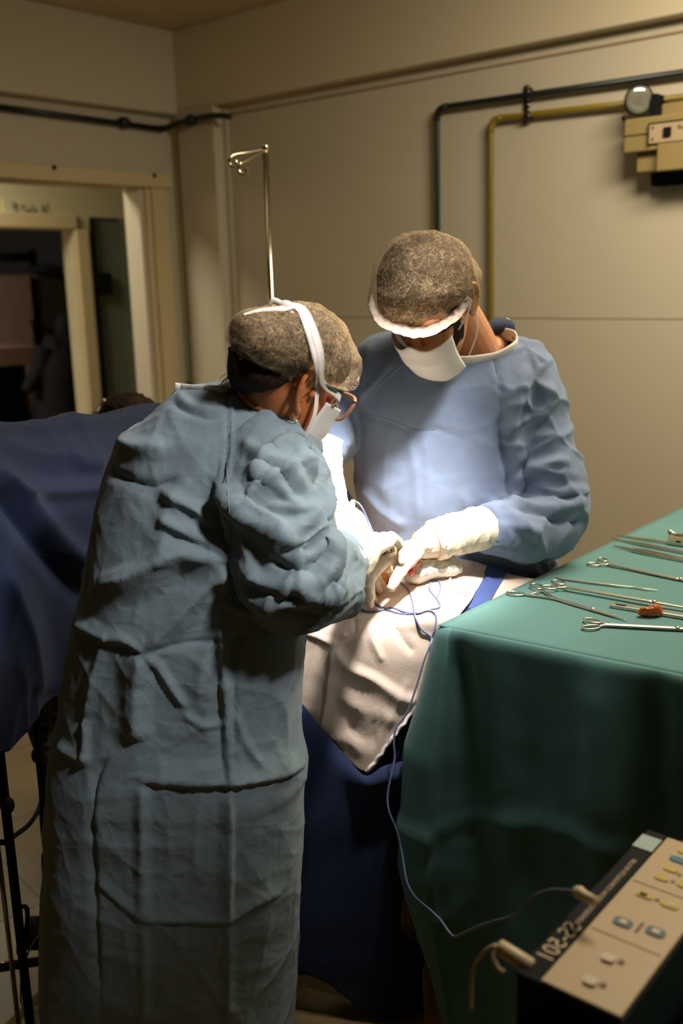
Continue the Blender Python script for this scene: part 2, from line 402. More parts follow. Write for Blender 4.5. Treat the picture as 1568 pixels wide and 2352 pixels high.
# ------------------------------------------------------------------ room
HB = math.radians(49)
dB = A(math.sin(HB), -math.cos(HB), 0); dL = A(-math.cos(HB), -math.sin(HB), 0); ZU = A(0, 0, 1)
nB = A(-math.cos(HB), -math.sin(HB), 0)   # back wall, into the room
nL = A(math.sin(HB), -math.cos(HB), 0)    # left wall, into the room
CEIL = 2.75
CO = onz(395, 70, CEIL); CO0 = A(CO[0], CO[1], 0)
def WB(s, z, off=0): return CO0 + dB * s + ZU * z + nB * off
def WL(s, z, off=0): return CO0 + dL * s + ZU * z + nL * off
def pB(px, py, off=0): return onpl(px, py, CO + nB * off, nB)
def pL(px, py, off=0): return onpl(px, py, CO + nL * off, nL)
def sB(p): return float(np.dot(p - CO0, dB))
def sL(p): return float(np.dot(p - CO0, dL))
def struct(name, v, f, m, smooth=False, par=None):
    o = mk(name, v, f, m, par, smooth)
    if par is None: o['kind'] = 'structure'
    return o
def bB(s0, s1, z0, z1, o0, o1): return box(s0, s1, o0, o1, z0, z1, np.array([dB, nB, ZU]), CO0)
def bL(s0, s1, z0, z1, o0, o1): return box(s0, s1, o0, o1, z0, z1, np.array([dL, nL, ZU]), CO0)
RW, RD = 5.6, 6.2
zb = float(pB(505, 238)[2]); rec = .07
struct('wall_back', *merge(bB(-.1, RW, 0, CEIL, -rec - .1, -rec)), M['wall'])
# flush column and beam standing proud of the recessed panel
sc = sB(pB(500, 500))
struct('wall_back_column', *bB(0.0, sc, 0, zb + .01, -rec, 0), M['wall'])
bev(struct('trim_1', *bB(-.05, RW, zb, CEIL, -rec, .0), M['beam']), .006)
seam = pB(1568, 62, -rec)
struct('trim_2', *bB(sc, RW, zb - .045, zb - .037, -rec, -rec + .004), M['lining'])
bev(struct('trim_3', *bB(sc, sc + .035, 0, zb, -rec, -rec + .012), M['wall']), .003)
zj = float(pB(1300, 731, -rec)[2])
struct('trim_4', *bB(sc + .04, RW, zj - .002, zj + .001, -rec, -rec + .0015), M['lining'])
# left wall with the wide doorway
zlb = float(pL(395, 262)[2]); recL = .08
jr = sL(pL(352, 600)); zh = float(pL(250, 425)[2])
struct('wall_left', *merge(bL(-.02, jr, 0, zlb + .02, -recL - .12, -recL), bL(jr, RD, zh, zlb + .02, -recL - .12, -recL), bL(jr + 1.55, RD, 0, zh, -recL - .12, -recL)), M['wall'])
bev(struct('trim_5', *bL(-.02, RD, zlb, CEIL, -recL, 0.0), M['wall']), .006)
struct('wall_right', *bL(-.02, RD, 0, CEIL, RW - .02, RW + .1), M['rightwall'])  # unseen wall, its colour darkened to weaken the light it bounces back
struct('wall_front', *bB(-.1, RW, 0, CEIL, RD, RD + .1), M['lowbounce'])  # unseen wall behind the camera, coloured dark to hold down fill light
fl = [WB(-3.4, 0, -.3), WB(RW + .2, 0, -.3), WB(RW + .2, 0, RD + .2), WB(-3.4, 0, RD + .2)]
struct('floor', *extr(fl, (0, 0, -.1)), M['floor'])
struct('ceiling', *extr([p + ZU * CEIL for p in (WB(-.2, 0, -.2), WB(RW + .1, 0, -.2), WB(RW + .1, 0, RD + .1), WB(-.2, 0, RD + .1))], (0, 0, .1)), M['ceil'])
# door frame: header with screws, jambs
t0 = pL(388, 400, -recL + .05); t1 = pL(0, 365, -recL + .05); b1 = pL(388, 432, -recL + .05)
hs = sL(t0)
df = struct('door_1', *merge(bL(hs + .0, hs + .10, 0, b1[2], -recL, -recL + .035), bL(hs + .10, hs + .13, 0, b1[2], -recL - .09, -recL + .02)), M['frame'])
bev(df, .004)
hd = mk('door_header', *bL(hs - .02, hs + 2.2, b1[2], t0[2], -recL, -recL + .05), M['frame'], df, False); bev(hd, .005)
for px, py in ((124, 385), (354, 403)):
    c = pL(px, py, -recL + .05)
    mk('screw', *tube([c - nL * .002, c + nL * .005], .011, 16), M['black'], hd)
# corridor beyond: wall with the sign, doorway, glass door, end wall
Q = 1.5
def pH(px, py, off=-Q): return pL(px, py, off)
def hb(x0, y0, x1, y1, d0, d1):
    """box on the corridor wall given two image corners, depth d0..d1 measured off the wall"""
    a, b = pH(x0, y0), pH(x1, y1)
    return bL(sL(b), sL(a), min(a[2], b[2]), max(a[2], b[2]), -Q + d0, -Q + d1)
za = float(pH(80, 525)[2]); s_o = sL(pH(166, 525)); s_g0, s_g1 = sL(pH(208, 515)), sL(pH(298, 505))
hw = merge(bL(s_o, sL(pH(-900, 700)), za, CEIL, -Q - .12, -Q), bL(s_g0 - .0, s_o, 0, CEIL, -Q - .12, -Q),
           bL(-1.9, s_g1, 0, CEIL, -Q - .12, -Q), bL(s_g1, s_g0, float(pH(260, 500)[2]), CEIL, -Q - .12, -Q))
struct('wall_corridor', *hw, M['hall'])
struct('wall_corridor_end', *bB(-Q - .12, -recL - .12, 0, CEIL, -1.9, -1.8), M['hall'])
struct('ceiling_corridor', *bL(-1.9, RD, CEIL, CEIL + .1, -3.4, -recL - .1), M['ceil'])
gd = struct('door_2', *bL(s_g1 + .02, s_g0 - .01, .02, float(pH(260, 510)[2]), -Q - .05, -Q - .02), M['door'])
c = pH(236, 652); mk('door_lock', *bL(sL(c) - .05, sL(c) + .05, c[2] - .07, c[2] + .07, -Q - .05, -Q + .03), M['black'], gd, False)
struct('trim_6', *bL(s_g0 - .01, s_g0 + .012, 0, float(pH(260, 510)[2]) + .02, -Q - .05, -Q + .02), M['black'])
bev(struct('trim_7', *bL(s_o - .02, sL(pH(-900, 700)), za - .0, za + .09, -Q, -Q + .035), M['frame']), .01)
bev(struct('trim_8', *bL(s_o - .10, s_o, 0, za + .0, -Q, -Q + .035), M['frame']), .01)
struct('baseboard_corridor', *merge(bL(s_g0 + .02, s_o - .02, 0, float(pH(190, 812)[2]), -Q, -Q + .02), bL(-1.8, s_g1, 0, float(pH(330, 890)[2]), -Q, -Q + .02)), M['dgreen'])
# the back room seen through the corridor doorway
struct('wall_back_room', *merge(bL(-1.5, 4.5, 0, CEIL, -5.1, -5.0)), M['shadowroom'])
struct('floor_back_room', *bL(-1.9, RD, -.1, 0, -5.1, -3.3), M['floor'])
def pR(px, py, off=-4.6): return pL(px, py, off)
def rb(x0, y0, x1, y1, d0, d1):
    a, b = pR(x0, y0), pR(x1, y1); return bL(sL(b), sL(a), min(a[2], b[2]), max(a[2], b[2]), d0, d1)
a, b = pR(-150, 635), pR(85, 815)
o = mk('cupboard', *bL(sL(b), sL(a), 0, a[2], -5.0, -4.6), M['cab'], None, False); bev(o)
tag(o, 'pale tall cupboard seen through the far doorway', 'cupboard')
c = pR(73, 768); mk('handle', *stube([c + ZU * .12 + nL * 0, c + ZU * .1 + nL * .04, c - ZU * .1 + nL * .04, c - ZU * .12], .018), M['black'], o)
a, b = pR(90, 625), pR(190, 700)
o = mk('cabinet', *bL(sL(b), sL(a), 0, a[2], -5.0, -4.65), M['dgreen'], None, False); bev(o)
tag(o, 'dark olive cabinet beside the pale cupboard in the far room', 'cabinet')
o = mk('wall_rack', *rb(50, 578, 112, 598, -5.0, -4.8), M['black'], None, False); tag(o, 'dark rack on the lilac wall of the far room', 'rack')
mk('rack_arm', *rb(112, 570, 120, 625, -4.95, -4.85), M['black'], o, False)
c = pR(102, 618); o = mk('folded_bag', *sph(c, (.17, .1, .05)), M['dark']); tag(o, 'dark lumpy bag lying on top of the cabinet in the far room', 'bag')
a, b = pR(-150, 812, -3.6), pR(95, 828, -3.6)
o = mk('table', *merge(bL(sL(b), sL(a), b[2] - .02, a[2], -4.3, -3.6)), M['cab'], None, False); tag(o, 'pale table top in front of the cupboard in the far room', 'table')
mk('table_base', *bL(sL(b) + .1, sL(a), 0, b[2] - .02, -4.2, -3.7), M['black'], o, False)
# sign over the corridor doorway
def text(name, s, pos, xax, zax, size, m, parent=None, ext=.0006, al='LEFT'):
    cu = bpy.data.curves.new(name, 'FONT'); cu.body = s; cu.size = size; cu.extrude = ext; cu.align_x = al
    ob = bpy.data.objects.new(name, cu); C.objects.link(ob)
    xa = nrm(xax); za_ = nrm(np.asarray(zax) - xa * np.dot(zax, xa)); nn = np.cross(xa, za_)
    ob.matrix_world = Matrix(((xa[0], za_[0], nn[0], pos[0]), (xa[1], za_[1], nn[1], pos[1]), (xa[2], za_[2], nn[2], pos[2]), (0, 0, 0, 1)))
    bpy.context.view_layer.update()
    me = bpy.data.meshes.new_from_object(ob.evaluated_get(bpy.context.evaluated_depsgraph_get()))
    mw = ob.matrix_world.copy(); me.transform(mw); me.materials.clear(); me.materials.append(m)
    o2 = bpy.data.objects.new(name, me); C.objects.link(o2); bpy.data.objects.remove(ob)
    if parent:
        o2.parent = parent
        if parent.type == 'EMPTY': o2.matrix_parent_inverse = Matrix.Translation(-Vector(parent.location))
    return o2
a = pH(4, 458); b = pH(110, 508)
o = mk('room_sign', *bL(sL(b), sL(a), b[2], a[2], -Q, -Q + .008), M['hall'], None, False); tag(o, 'pale sign with dark green lettering above the far doorway', 'sign')
c = pH(48, 491) + nL * .01
text('lettering', 'Sala 8', c, -dL, ZU, float(pH(48, 468)[2] - pH(48, 492)[2]) * 1.25, M['sign'], o)
c = pH(28, 484) + nL * .009
mk('emblem', *merge(sph(c + ZU * .035, (.02, .01, .02)), sph(c - ZU * .01, (.028, .01, .03))), M['signg'], o)
# pipes on the back wall
def wallpipe(name, pts, r, m, wf, off, label):
    q = [wf(x, y, off) for x, y in pts]; P2 = [q[0]]
    for i in range(1, len(q) - 1):
        a, b, c = q[i - 1], q[i], q[i + 1]; k = .035
        for t in np.linspace(0, 1, 7): P2.append((1 - t) ** 2 * (b + nrm(a - b) * k) + 2 * t * (1 - t) * b + t * t * (b + nrm(c - b) * k))
    P2.append(q[-1]); o = mk(name, *tube(P2, r, 16), m); tag(o, label, 'pipe', 'painted pipes on the walls')
    for i in range(1, len(q) - 1):
        a, b, c = q[i - 1], q[i], q[i + 1]; k = .05
        w = [(1 - t) ** 2 * (b + nrm(a - b) * k) + 2 * t * (1 - t) * b + t * t * (b + nrm(c - b) * k) for t in np.linspace(0, 1, 9)]
        mk('elbow', *tube(w, r * 1.22, 16), m, o)
    return o
# pipes stand off the recessed panel
wallpipe('gas_pipe', [(1640, 156), (1003, 248), (1006, 760), (1007, 1520)], .0115, M['darkpipe'], pB, -rec + .03, 'black pipe turning down the back wall, above the yellow one')
wallpipe('gas_pipe', [(1640, 214), (1127, 273), (1128, 800), (1131, 1560)], .0105, M['yellow'], pB, -rec + .03, 'yellow pipe turning down the back wall under the black pipe')
o = wallpipe('gas_pipe', [(-60, 238), (375, 297)], .014, M['darkpipe'], pL, -recL + .03, 'black pipe on the left wall rounding the corner above the door')
q = catmull([pL(360, 295, -recL + .03), pB(385, 292, .03), pB(430, 277, .03), pB(490, 266, .03), pB(528, 268, .02)], 8); mk('elbow', *tube(q, .014, 14), M['darkpipe'], o)
for p_, nn in ((pL(285, 282, -recL + .03), dL), (pB(437, 277, .03), dB)):
    mk('coupling', *tube([p_ - nn * .03, p_ - nn * .012, p_ + nn * .012, p_ + nn * .03], [.018, .027, .027, .018], 14), M['darkpipe'], o)
a, b = pB(1212, 196, -rec), pB(1215, 284, -rec)
st = mk('pipe_bracket', *bB(sB(a) - .011, sB(a) + .011, b[2], a[2], -rec, -rec + .012), M['darkpipe'], None, False); bev(st, .002)
tag(st, 'dark metal strap holding both pipes to the back wall', 'bracket')
for y in (212, 267):
    c = pB(1213, y, -rec + .03); mk('clamp', *tube([c - dB * .013, c + dB * .013], .016, 18), M['darkpipe'], st)
for y in (200, 228, 240, 252, 281): c = pB(1213, y, -rec + .012); mk('bolt', *sph(c, .006, 8, 10), M['steel'], st)
# emergency light
el = empty('emergency_light', pB(1520, 390, -rec), 'olive beige emergency light box with round lamp on the back wall', 'emergency light')
def eb(x0, y0, x1, y1, d0, d1, name, m, par=None, w=.006):
    a, b = pB(x0, y0, -rec + d1), pB(x1, y1, -rec + d1); s0, s1 = sorted((sB(a), sB(b)))
    o = mk(name, *bB(s0, s1, min(a[2], b[2]), max(a[2], b[2]), -rec + d0, -rec + d1), m, par or el, False)
    if w: bev(o, w)
    return o
def corner(px, py, d): return pB(px, py, -rec + d)
a = corner(1433, 275, .13); b = corner(1433, 352, .13)
S0, Z1, Z0 = sB(a), a[2], b[2]
hs_ = mk('housing', *merge(bB(S0, S0 + .62, Z0, Z1, -rec, -rec + .13), bB(S0 + .036, S0 + .6, Z0 - .065, Z0, -rec, -rec + .10)), M['olive'], el, False); bev(hs_, .006)
mk('panel_seam', *bB(S0 - .002, S0 + .098, (Z0 + Z1) / 2 - .002, (Z0 + Z1) / 2 + .002, -rec + .02, -rec + .1315), M['black'], hs_, False)
fr = mk('front_block', *bB(S0 + .125, S0 + .6, Z0 - .07, Z1 - .06, -rec + .1, -rec + .137), M['olive'], el, False); bev(fr, .004)
zt_ = float(pB(1530, 234, -rec + .06)[2]) - .004
rz = mk('raised_back', *bB(S0 + .10, S0 + .6, Z1, zt_, -rec, -rec + .06), M['olive'], el, False); bev(rz, .006)
a = corner(1492, 286, .138); b = corner(1492, 330, .138); s0 = sB(a)
lp = mk('label_plate', *bB(s0, s0 + .3, b[2], a[2] + .0, -rec + .13, -rec + .141), M['label'], el, False)
mk('plate_border', *merge(bB(s0 - .004, s0, b[2] - .004, a[2] + .004, -rec + .13, -rec + .143), bB(s0 - .004, s0 + .3, a[2], a[2] + .004, -rec + .13, -rec + .143)), M['black'], lp, False)
h = a[2] - b[2]
mk('switch', *bB(s0 + .052, s0 + .077, b[2] + h * .27, b[2] + h * .74, -rec + .14, -rec + .149), M['black'], el, False)
for fz in (.8, .2): mk('pilot_light', *sph(WB(s0 + .012, b[2] + h * fz, -rec + .141), .004, 8, 10), M['black'], el)
text('lettering', 'Iluminac', WB(s0 + .098, a[2] - .026, -rec + .1415), dB, ZU, .021, M['black'], lp)
mk('wall_foot', *bB(S0 + .07, S0 + .5, Z0 - .11, Z0 - .06, -rec, -rec + .05), M['black'], el, False)
lc = pB(1467, 230, -rec + .11); F_ = nrm(CAM - lc + A(.6, 0, -.3))
u = nrm(np.cross(F_, ZU)); w = np.cross(u, F_); ax = np.array([u, F_, w])
lamp = mk('lamp_head', *merge(tube([lc - F_ * .05, lc - F_ * .03, lc, lc + F_ * .004], [.024, .042, .050, .048], 32)), M['black'], el)
mk('reflector', *sph(lc - F_ * .0, (.043, .010, .043), 16, 32, ax), M['bulb'], lamp)
mk('lamp_glass', *sph(lc + F_ * .004, (.045, .012, .045), 16, 32, ax), M['pane'], lamp)
mk('yoke', *stube([lc - u * .046 - w * .02, lc - u * .048 - w * .062, lc + u * .03 - w * .068, lc + u * .05 - w * .05], .007, 10), M['black'], lamp)
mk('mount_plate', *bB(S0 + .075, S0 + .10, Z1 - .0, Z1 + .075, -rec + .02, -rec + .10), M['black'], el, False)
# IV pole behind the woman
iv = empty('iv_pole', P(612, 345, 3.1) * A(1, 1, 0), 'chrome drip pole with curled hooks behind the woman', 'drip pole')
tp = P(609, 343, 3.1)
mk('pole', *tube([tp * A(1, 1, 0) + ZU * .05, tp * A(1, 1, 0) + ZU * 1.2, tp], [.0105, .0105, .0085], 16), M['steel'], iv)
hk = [P(609, 343, 3.1), P(570, 350, 3.08), P(540, 355, 3.06), P(529, 362, 3.05), P(527, 375, 3.05), P(535, 384, 3.05), P(543, 378, 3.05), P(541, 368, 3.05)]
mk('hook', *stube(hk, .0045, 10), M['steel'], iv)
hk = [P(609, 345, 3.1), P(585, 357, 3.04), P(565, 369, 3.0), P(551, 376, 2.98), P(548, 390, 2.98), P(556, 401, 2.98), P(565, 396, 2.98), P(566, 385, 2.98)]
mk('hook', *stube(hk, .0045, 10), M['steel'], iv)
mk('pole_tip', *sph(tp + ZU * .005, (.011, .011, .014), 10, 14), M['steel'], iv)
for k in range(5):
    t = 2 * PI * k / 5; b0 = tp * A(1, 1, 0); mk('base_leg', *stube([b0 + ZU * .12, b0 + A(math.cos(t) * .12, math.sin(t) * .12, .1), b0 + A(math.cos(t) * .27, math.sin(t) * .27, .05)], .011, 10), M['steel'], iv)
    mk('caster', *sph(b0 + A(math.cos(t) * .28, math.sin(t) * .28, .026), .026, 10, 14), M['rubber'], iv)
# ------------------------------------------------------------------ lights
def area(name, loc, tgt, size, e, col, sy=None):
    l = bpy.data.lights.new(name, 'AREA'); l.energy = e; l.color = col; l.size = size
    if sy: l.shape = 'RECTANGLE'; l.size_y = sy
    o = bpy.data.objects.new(name, l); C.objects.link(o); o.location = tuple(loc)
    o.rotation_euler = Vector(np.asarray(tgt) - np.asarray(loc)).to_track_quat('-Z', 'Y').to_euler(); return o
def spot(name, loc, tgt, e, col, ang, blend, r):
    l = bpy.data.lights.new(name, 'SPOT'); l.energy = e; l.color = col; l.spot_size = math.radians(ang); l.spot_blend = blend; l.shadow_soft_size = r
    o = bpy.data.objects.new(name, l); C.objects.link(o); o.location = tuple(loc)
    o.rotation_euler = Vector(np.asarray(tgt) - np.asarray(loc)).to_track_quat('-Z', 'Y').to_euler(); return o
site = P(850, 1275, 1.95)
SL = A(.28, 1.60, 2.35)
spot('surgical_lamp', A(.34, 1.44, 2.35), site + A(.03, .03, .0), 450, (1, .96, .94), 24, 1, .07)
spot('surgical_lamp_halo', SL + A(.03, .0, .02), site + A(-.08, -.12, .0), 46, (.97, .96, 1), 56, 1, .10)
spot('gown_fill_spot', A(.80, .55, 2.42), A(-.22, 1.56, 1.15), 118, (1, .97, .96), 28, 1, .10)  # unseen spot added to light her gown, cone kept off the lower skirt
area('ceiling_lamp_1', A(1.05, 2.35, 2.66), A(1.3, 3.1, .3), .9, 40, (1, .88, .68), .35)
area('ceiling_lamp_2', A(1.3, 1.7, 2.72), A(1.1, 1.8, .9), 1.0, 14, (1, .90, .72), .35)
area('ceiling_lamp_3', A(-.9, 2.8, 2.72), A(-.9, 2.7, 0), 1.2, 1.2, (1, .90, .72), .3)
area('corridor_lamp', CO0 - nL * .8 + dL * 1.3 + ZU * 2.6, CO0 - nL * 1.1 + dL * 1.3, .6, 40, (1, .93, .74))
area('back_room_lamp', CO0 - nL * 3.4 + dL * 1.4 + ZU * 2.6, CO0 - nL * 4.4 + dL * 1.4 + ZU, .6, 70, (1, .84, .82))
w = bpy.data.worlds.new('world'); bpy.context.scene.world = w; w.use_nodes = True
w.node_tree.nodes['Background'].inputs[0].default_value = (1, .85, .65, 1); w.node_tree.nodes['Background'].inputs[1].default_value = .008
# ------------------------------------------------------------------ camera
cam = bpy.data.cameras.new('camera'); co = bpy.data.objects.new('camera', cam); C.objects.link(co); bpy.context.scene.camera = co
cam.lens = 35; cam.sensor_fit = 'VERTICAL'; cam.sensor_height = 36; cam.sensor_width = 24; cam.clip_start = .05
co.matrix_world = Matrix(((Rt[0], Up[0], -Fw[0], 0), (Rt[1], Up[1], -Fw[1], 0), (Rt[2], Up[2], -Fw[2], CAMH), (0, 0, 0, 1)))
cam.dof.use_dof = True; cam.dof.focus_distance = 1.78; cam.dof.aperture_fstop = 2.8
sc_ = bpy.context.scene; sc_.view_settings.view_transform = 'Standard'; sc_.view_settings.look = 'None'; sc_.view_settings.exposure = 0; sc_.view_settings.gamma = 1
sc_.view_settings.use_curve_mapping = False
sc_.cycles.max_bounces = 6; sc_.cycles.transparent_max_bounces = 12
# ------------------------------------------------------------------ people
def head_parts(O, F, U, k=1.0, nose=1.0, jaw=1.0, top=1.0, ear=1.0):
    F = nrm(F); U = nrm(U - F * np.dot(U, F)); R = np.cross(F, U); B = np.array([R, F, U]) * k
    T = lambda p: np.atleast_2d(p) @ B + O
    sl = [(-.122, .066, .03, .018), (-.116, .080, .012, .030), (-.10, .090, -.012, .044 * jaw), (-.08, .092, -.035, .054 * jaw), (-.055, .091, -.062, .062), (-.03, .088, -.085, .067),
          (-.005, .081, -.098, .071), (.02, .085, -.105, .0745), (.04, .086, -.106, .076), (.062, .078, -.100, .074), (.082, .062, -.086, .066), (.098, .040, -.064, .050), (.109, .012, -.036, .028), (.113, -.008, -.018, .008)]
    sl = catmull(sl, 5)
    Cn = [A(0, (a[1] + a[2]) / 2, a[0]) for a in sl]; Us = [A(a[3], 0, 0) for a in sl]; Ws = [A(0, (a[1] - a[2]) / 2, 0) for a in sl]
    v, f = loft(Cn, Us, Ws, 56, 2.25)
    m_ = np.clip((v[:, 2] - .025) / .03, 0, 1); s_ = 1 - (1 - top) * m_; c_ = A(0, -.01, .02); v = c_ + (v - c_) * s_[:, None]
    # eye sockets pressed in, cheekbones out
    for sx in (-1, 1):
        d = np.linalg.norm((v - A(sx * .032, .085, .0)) / A(.021, .04, .015), axis=1); v = v - A(0, .013, 0) * np.exp(-d ** 2)[:, None]
        d = np.linalg.norm((v - A(sx * .045, .07, -.03)) / A(.02, .03, .018), axis=1); v = v + A(sx * .003, .005, 0) * np.exp(-d ** 2)[:, None]
    parts = [(T(v), f)]
    add = lambda q: parts.append((T(q[0]), q[1]))
    add(stube([(0, .078, .012), (0, .088, -.004), (0, .099, -.02), (0, .106 * nose ** .3, -.036), (0, .09, -.044)], [.007, .0085, .010, .0125, .008], 14))
    for sx in (-1, 1):
        add(sph((sx * .011, .092, -.038), (.0085, .011, .008), 10, 14))
        add(stube([(sx * .012, .083, .018), (sx * .032, .082, .023), (sx * .052, .066, .016)], [.006, .0075, .005], 10))
        add(sph((sx * .032, .071, .0), .0125, 12, 16))
        add(stube([(sx * .017, .077, .003), (sx * .032, .085, .0085), (sx * .047, .074, .002)], [.003, .0036, .003], 8))
        add(stube([(sx * .017, .076, -.004), (sx * .032, .082, -.009), (sx * .046, .073, -.004)], [.003, .0034, .003], 8))
        # ear: rim, inner fold, back shell, lobe
        e = lambda y, z, x: (sx * (.070 + (x - .070) * ear), -.012 + y * ear, -.008 + z * ear)
        add(stube([e(.012, .002, .070), e(.012, .018, .074), e(.004, .031, .079), e(-.010, .034, .084), e(-.023, .025, .088), e(-.027, .006, .088), e(-.021, -.014, .084), e(-.010, -.027, .079), e(.000, -.033, .075)], [.003, .0038, .0042, .0044, .0046, .0046, .0046, .0052, .006], 12))
        add(stube([e(-.002, .020, .076), e(-.012, .018, .080), e(-.016, .003, .081), e(-.010, -.014, .079), e(.0, -.021, .076)], [.0028, .0034, .0036, .0036, .003], 10))
        add(sph(e(-.010, .004, .0735), (.006, .020, .030), 12, 18))
        add(sph(e(.0015, -.033, .0745), (.0048, .0075, .009), 10, 14))
        add(sph(e(.012, -.006, .073), (.005, .005, .008), 10, 12))
    add(stube([(-.022, .083, -.070), (0, .094, -.067), (.022, .083, -.070)], [.004, .0065, .004], 10))
    add(stube([(-.02, .082, -.079), (0, .093, -.08), (.02, .082, -.079)], [.004, .0075, .004], 10))
    return parts, T, B
def hand(w, d, n, side, curl=(30, 35, 25), spread=5, thumb=(35, 20), r=0.0, k=1.0, fore=None, fr=.031):
    """w wrist, d wrist->knuckles, n palm side, side +1/-1 thumb side along cross(d,n)"""
    d = nrm(d); n = nrm(n - d * np.dot(n, d)); s = np.cross(d, n) * side; out = []
    W = A(*w) if not isinstance(w, np.ndarray) else w
    kn = []
    for i, (o_, l_) in enumerate(((.030, .088), (.010, .093), (-.010, .088), (-.029, .080))):
        K_ = W + (d * l_ + s * o_) * k; kn.append(K_)
        out.append(tube([W + s * o_ * .55 * k - d * .012, W + (d * .045 + s * o_ * .85) * k, K_], A(.0165, .0155, .0115) * k + r, 12))
    out.append(sph(W + d * .048 * k + n * .004, (.043 * k + r, .054 * k + r, .015 * k + r), 14, 20, np.array([s, d, n])))
    for i, (K_, ls) in enumerate(zip(kn, ((.043, .026, .021), (.047, .030, .022), (.044, .028, .022), (.035, .021, .019)))):
        c = curl if np.isscalar(curl[0]) else curl[i]
        a = 0; p = K_; pts = [p]; dd = nrm(d + s * math.tan(math.radians(spread * (1.5 - i) * .9)))
        for l_, cc in zip(ls, c):
            a += math.radians(cc); p = p + (dd * math.cos(a) + n * math.sin(a)) * l_ * k; pts.append(p)
        out.append(stube(pts, A(.0103, .0093, .0085, .0072) * (.9 if i == 3 else 1) * k + r, 12, 4)); out.append(sph(pts[-1], .0072 * (.9 if i == 3 else 1) * k + r, 8, 12))
        for q_ in pts[1:3]: out.append(sph(q_, .0096 * k + r, 8, 12))
    t0 = W + (d * .022 + s * .022 + n * .006) * k
    a1, a2 = map(math.radians, thumb); td = nrm(d * math.cos(a1) + s * math.sin(a1) + n * .35)
    t1 = t0 + td * .042 * k; td2 = nrm(td * math.cos(a2) + (n * .6 - s * .6 + d * .3) * math.sin(a2)); t2 = t1 + td2 * .032 * k; t3 = t2 + nrm(td2 + (n - s) * .25) * .026 * k
    out.append(stube([W + d * .005, t0, t1, t2, t3], A(.014, .0165, .0125, .0108, .0088) * k + r, 12, 4)); out.append(sph(t3, .0088 * k + r, 8, 12))
    if fore is not None:
        q = [W + d * .01] + [A(*p) if not isinstance(p, np.ndarray) else p for p in fore]
        rr = [.026 * k + r] + [fr + .004 * i + r for i in range(1, len(q))]
        out.append(stube(q, rr, 18, 6))
    return out
def ellipse_cut(v, f, c, ax, e1, r1, r2, lo=-.10):
    """opens the cloth inside an elliptical cylinder above the centre"""
    ax = nrm(ax); e1 = nrm(e1 - ax * np.dot(e1, ax)); e2 = np.cross(ax, e1); w = v - c
    ins = ((w @ e1 / r1) ** 2 + (w @ e2 / r2) ** 2 < 1) & (w @ ax > lo)
    keep = ~ins[f].all(axis=1); return f[keep]
def rim(tree, c, ax, e1, r1, r2, n=72, r=.0055, h=.4, wid=1.9):
    ax = nrm(ax); e1 = nrm(e1 - ax * np.dot(e1, ax)); e2 = np.cross(ax, e1); q = []
    for k in range(n):
        t = 2 * PI * k / n; p = c + e1 * math.cos(t) * r1 + e2 * math.sin(t) * r2
        hh = tree.ray_cast(Vector(p + ax * h), Vector(-ax))
        if hh[0] is not None: q.append(np.array(hh[0]))
        elif q: q.append(q[-1])
    q = np.array(q)
    for _ in range(3): q = (np.roll(q, 1, 0) + q * 2 + np.roll(q, -1, 0)) / 4
    q = np.vstack([q, q[:2]])
    return tube(q, r, 10, flat=(.45, wid), up=None)
def surfline(pts, tree, off=.003, sub=6, far=2.0):
    q = catmull(pts, sub); return np.array([hit(p[0], p[1], tree, off, far) for p in q])
def ribbon(pts, w, nrm_from, t=.0008):
    """flat cloth strip through 3D points, facing nrm_from(point)"""
    p = np.asarray(pts, float); T = np.gradient(p, axis=0); T /= np.linalg.norm(T, axis=1)[:, None] + 1e-12
    w = np.full(len(p), w) if np.isscalar(w) else np.interp(np.linspace(0, len(w) - 1, len(p)), range(len(w)), w)
    V = []
    for i in range(len(p)):
        n = nrm(nrm_from(p[i])); s = nrm(np.cross(T[i], n)) * w[i] / 2
        V += [p[i] - s, p[i] - s * .33 + n * .0015, p[i] + s * .33 - n * .001, p[i] + s]
    return grid(np.array(V).reshape(len(p), 4, 3))
def legs(x, y, hip, toe, r=.075, dx=.09, lat=None):
    lat = nrm(A(*lat)); toe = nrm(A(*toe)); out = []
    for s in (-1, 1):
        h = A(x, y, hip) + lat * dx * s; k_ = h * A(1, 1, 0) + toe * .02 + ZU * .48; an = h * A(1, 1, 0) + ZU * .08 - toe * .02
        out.append(stube([h, (h + k_) / 2, k_, (k_ + an) / 2 - toe * .01, an], [r * 1.1, r, r * .7, r * .65, r * .42], 16, 5))
        out.append(stube([an - toe * .04 - ZU * .04, an - ZU * .035 + toe * .06, an - ZU * .045 + toe * .16], [.035, .036, .028], 14, 4))
    return out
# ================================================================== WOMAN (near, seen from behind, bent over the site)
WO = P(420, 1800, 1.68) * A(1, 1, 0)
woman = empty('person', WO, 'person bending over in a blue gown and net cap, wearing glasses and hoop earring', 'person')
hO = P(660, 852, 1.62); hF = A(.60, .67, -.43); hU = A(.486, .12, .863)
wp, wT, wB = head_parts(hO, hF, hU, .97, top=.90, ear=1.3)
nape = wT((0, -.04, -.10))[0]; cb = P(560, 1010, 1.66)
wp.append(stube([wT((0, -.02, -.03))[0], P(612, 925, 1.645), P(588, 995, 1.68), P(545, 1080, 1.68)], [.056, .052, .055, .070], 20))
wp.append(stube([P(520, 1060, 1.67), P(450, 1250, 1.67), P(430, 1500, 1.68), P(420, 1700, 1.68)], [.10, .12, .12, .13], 24))
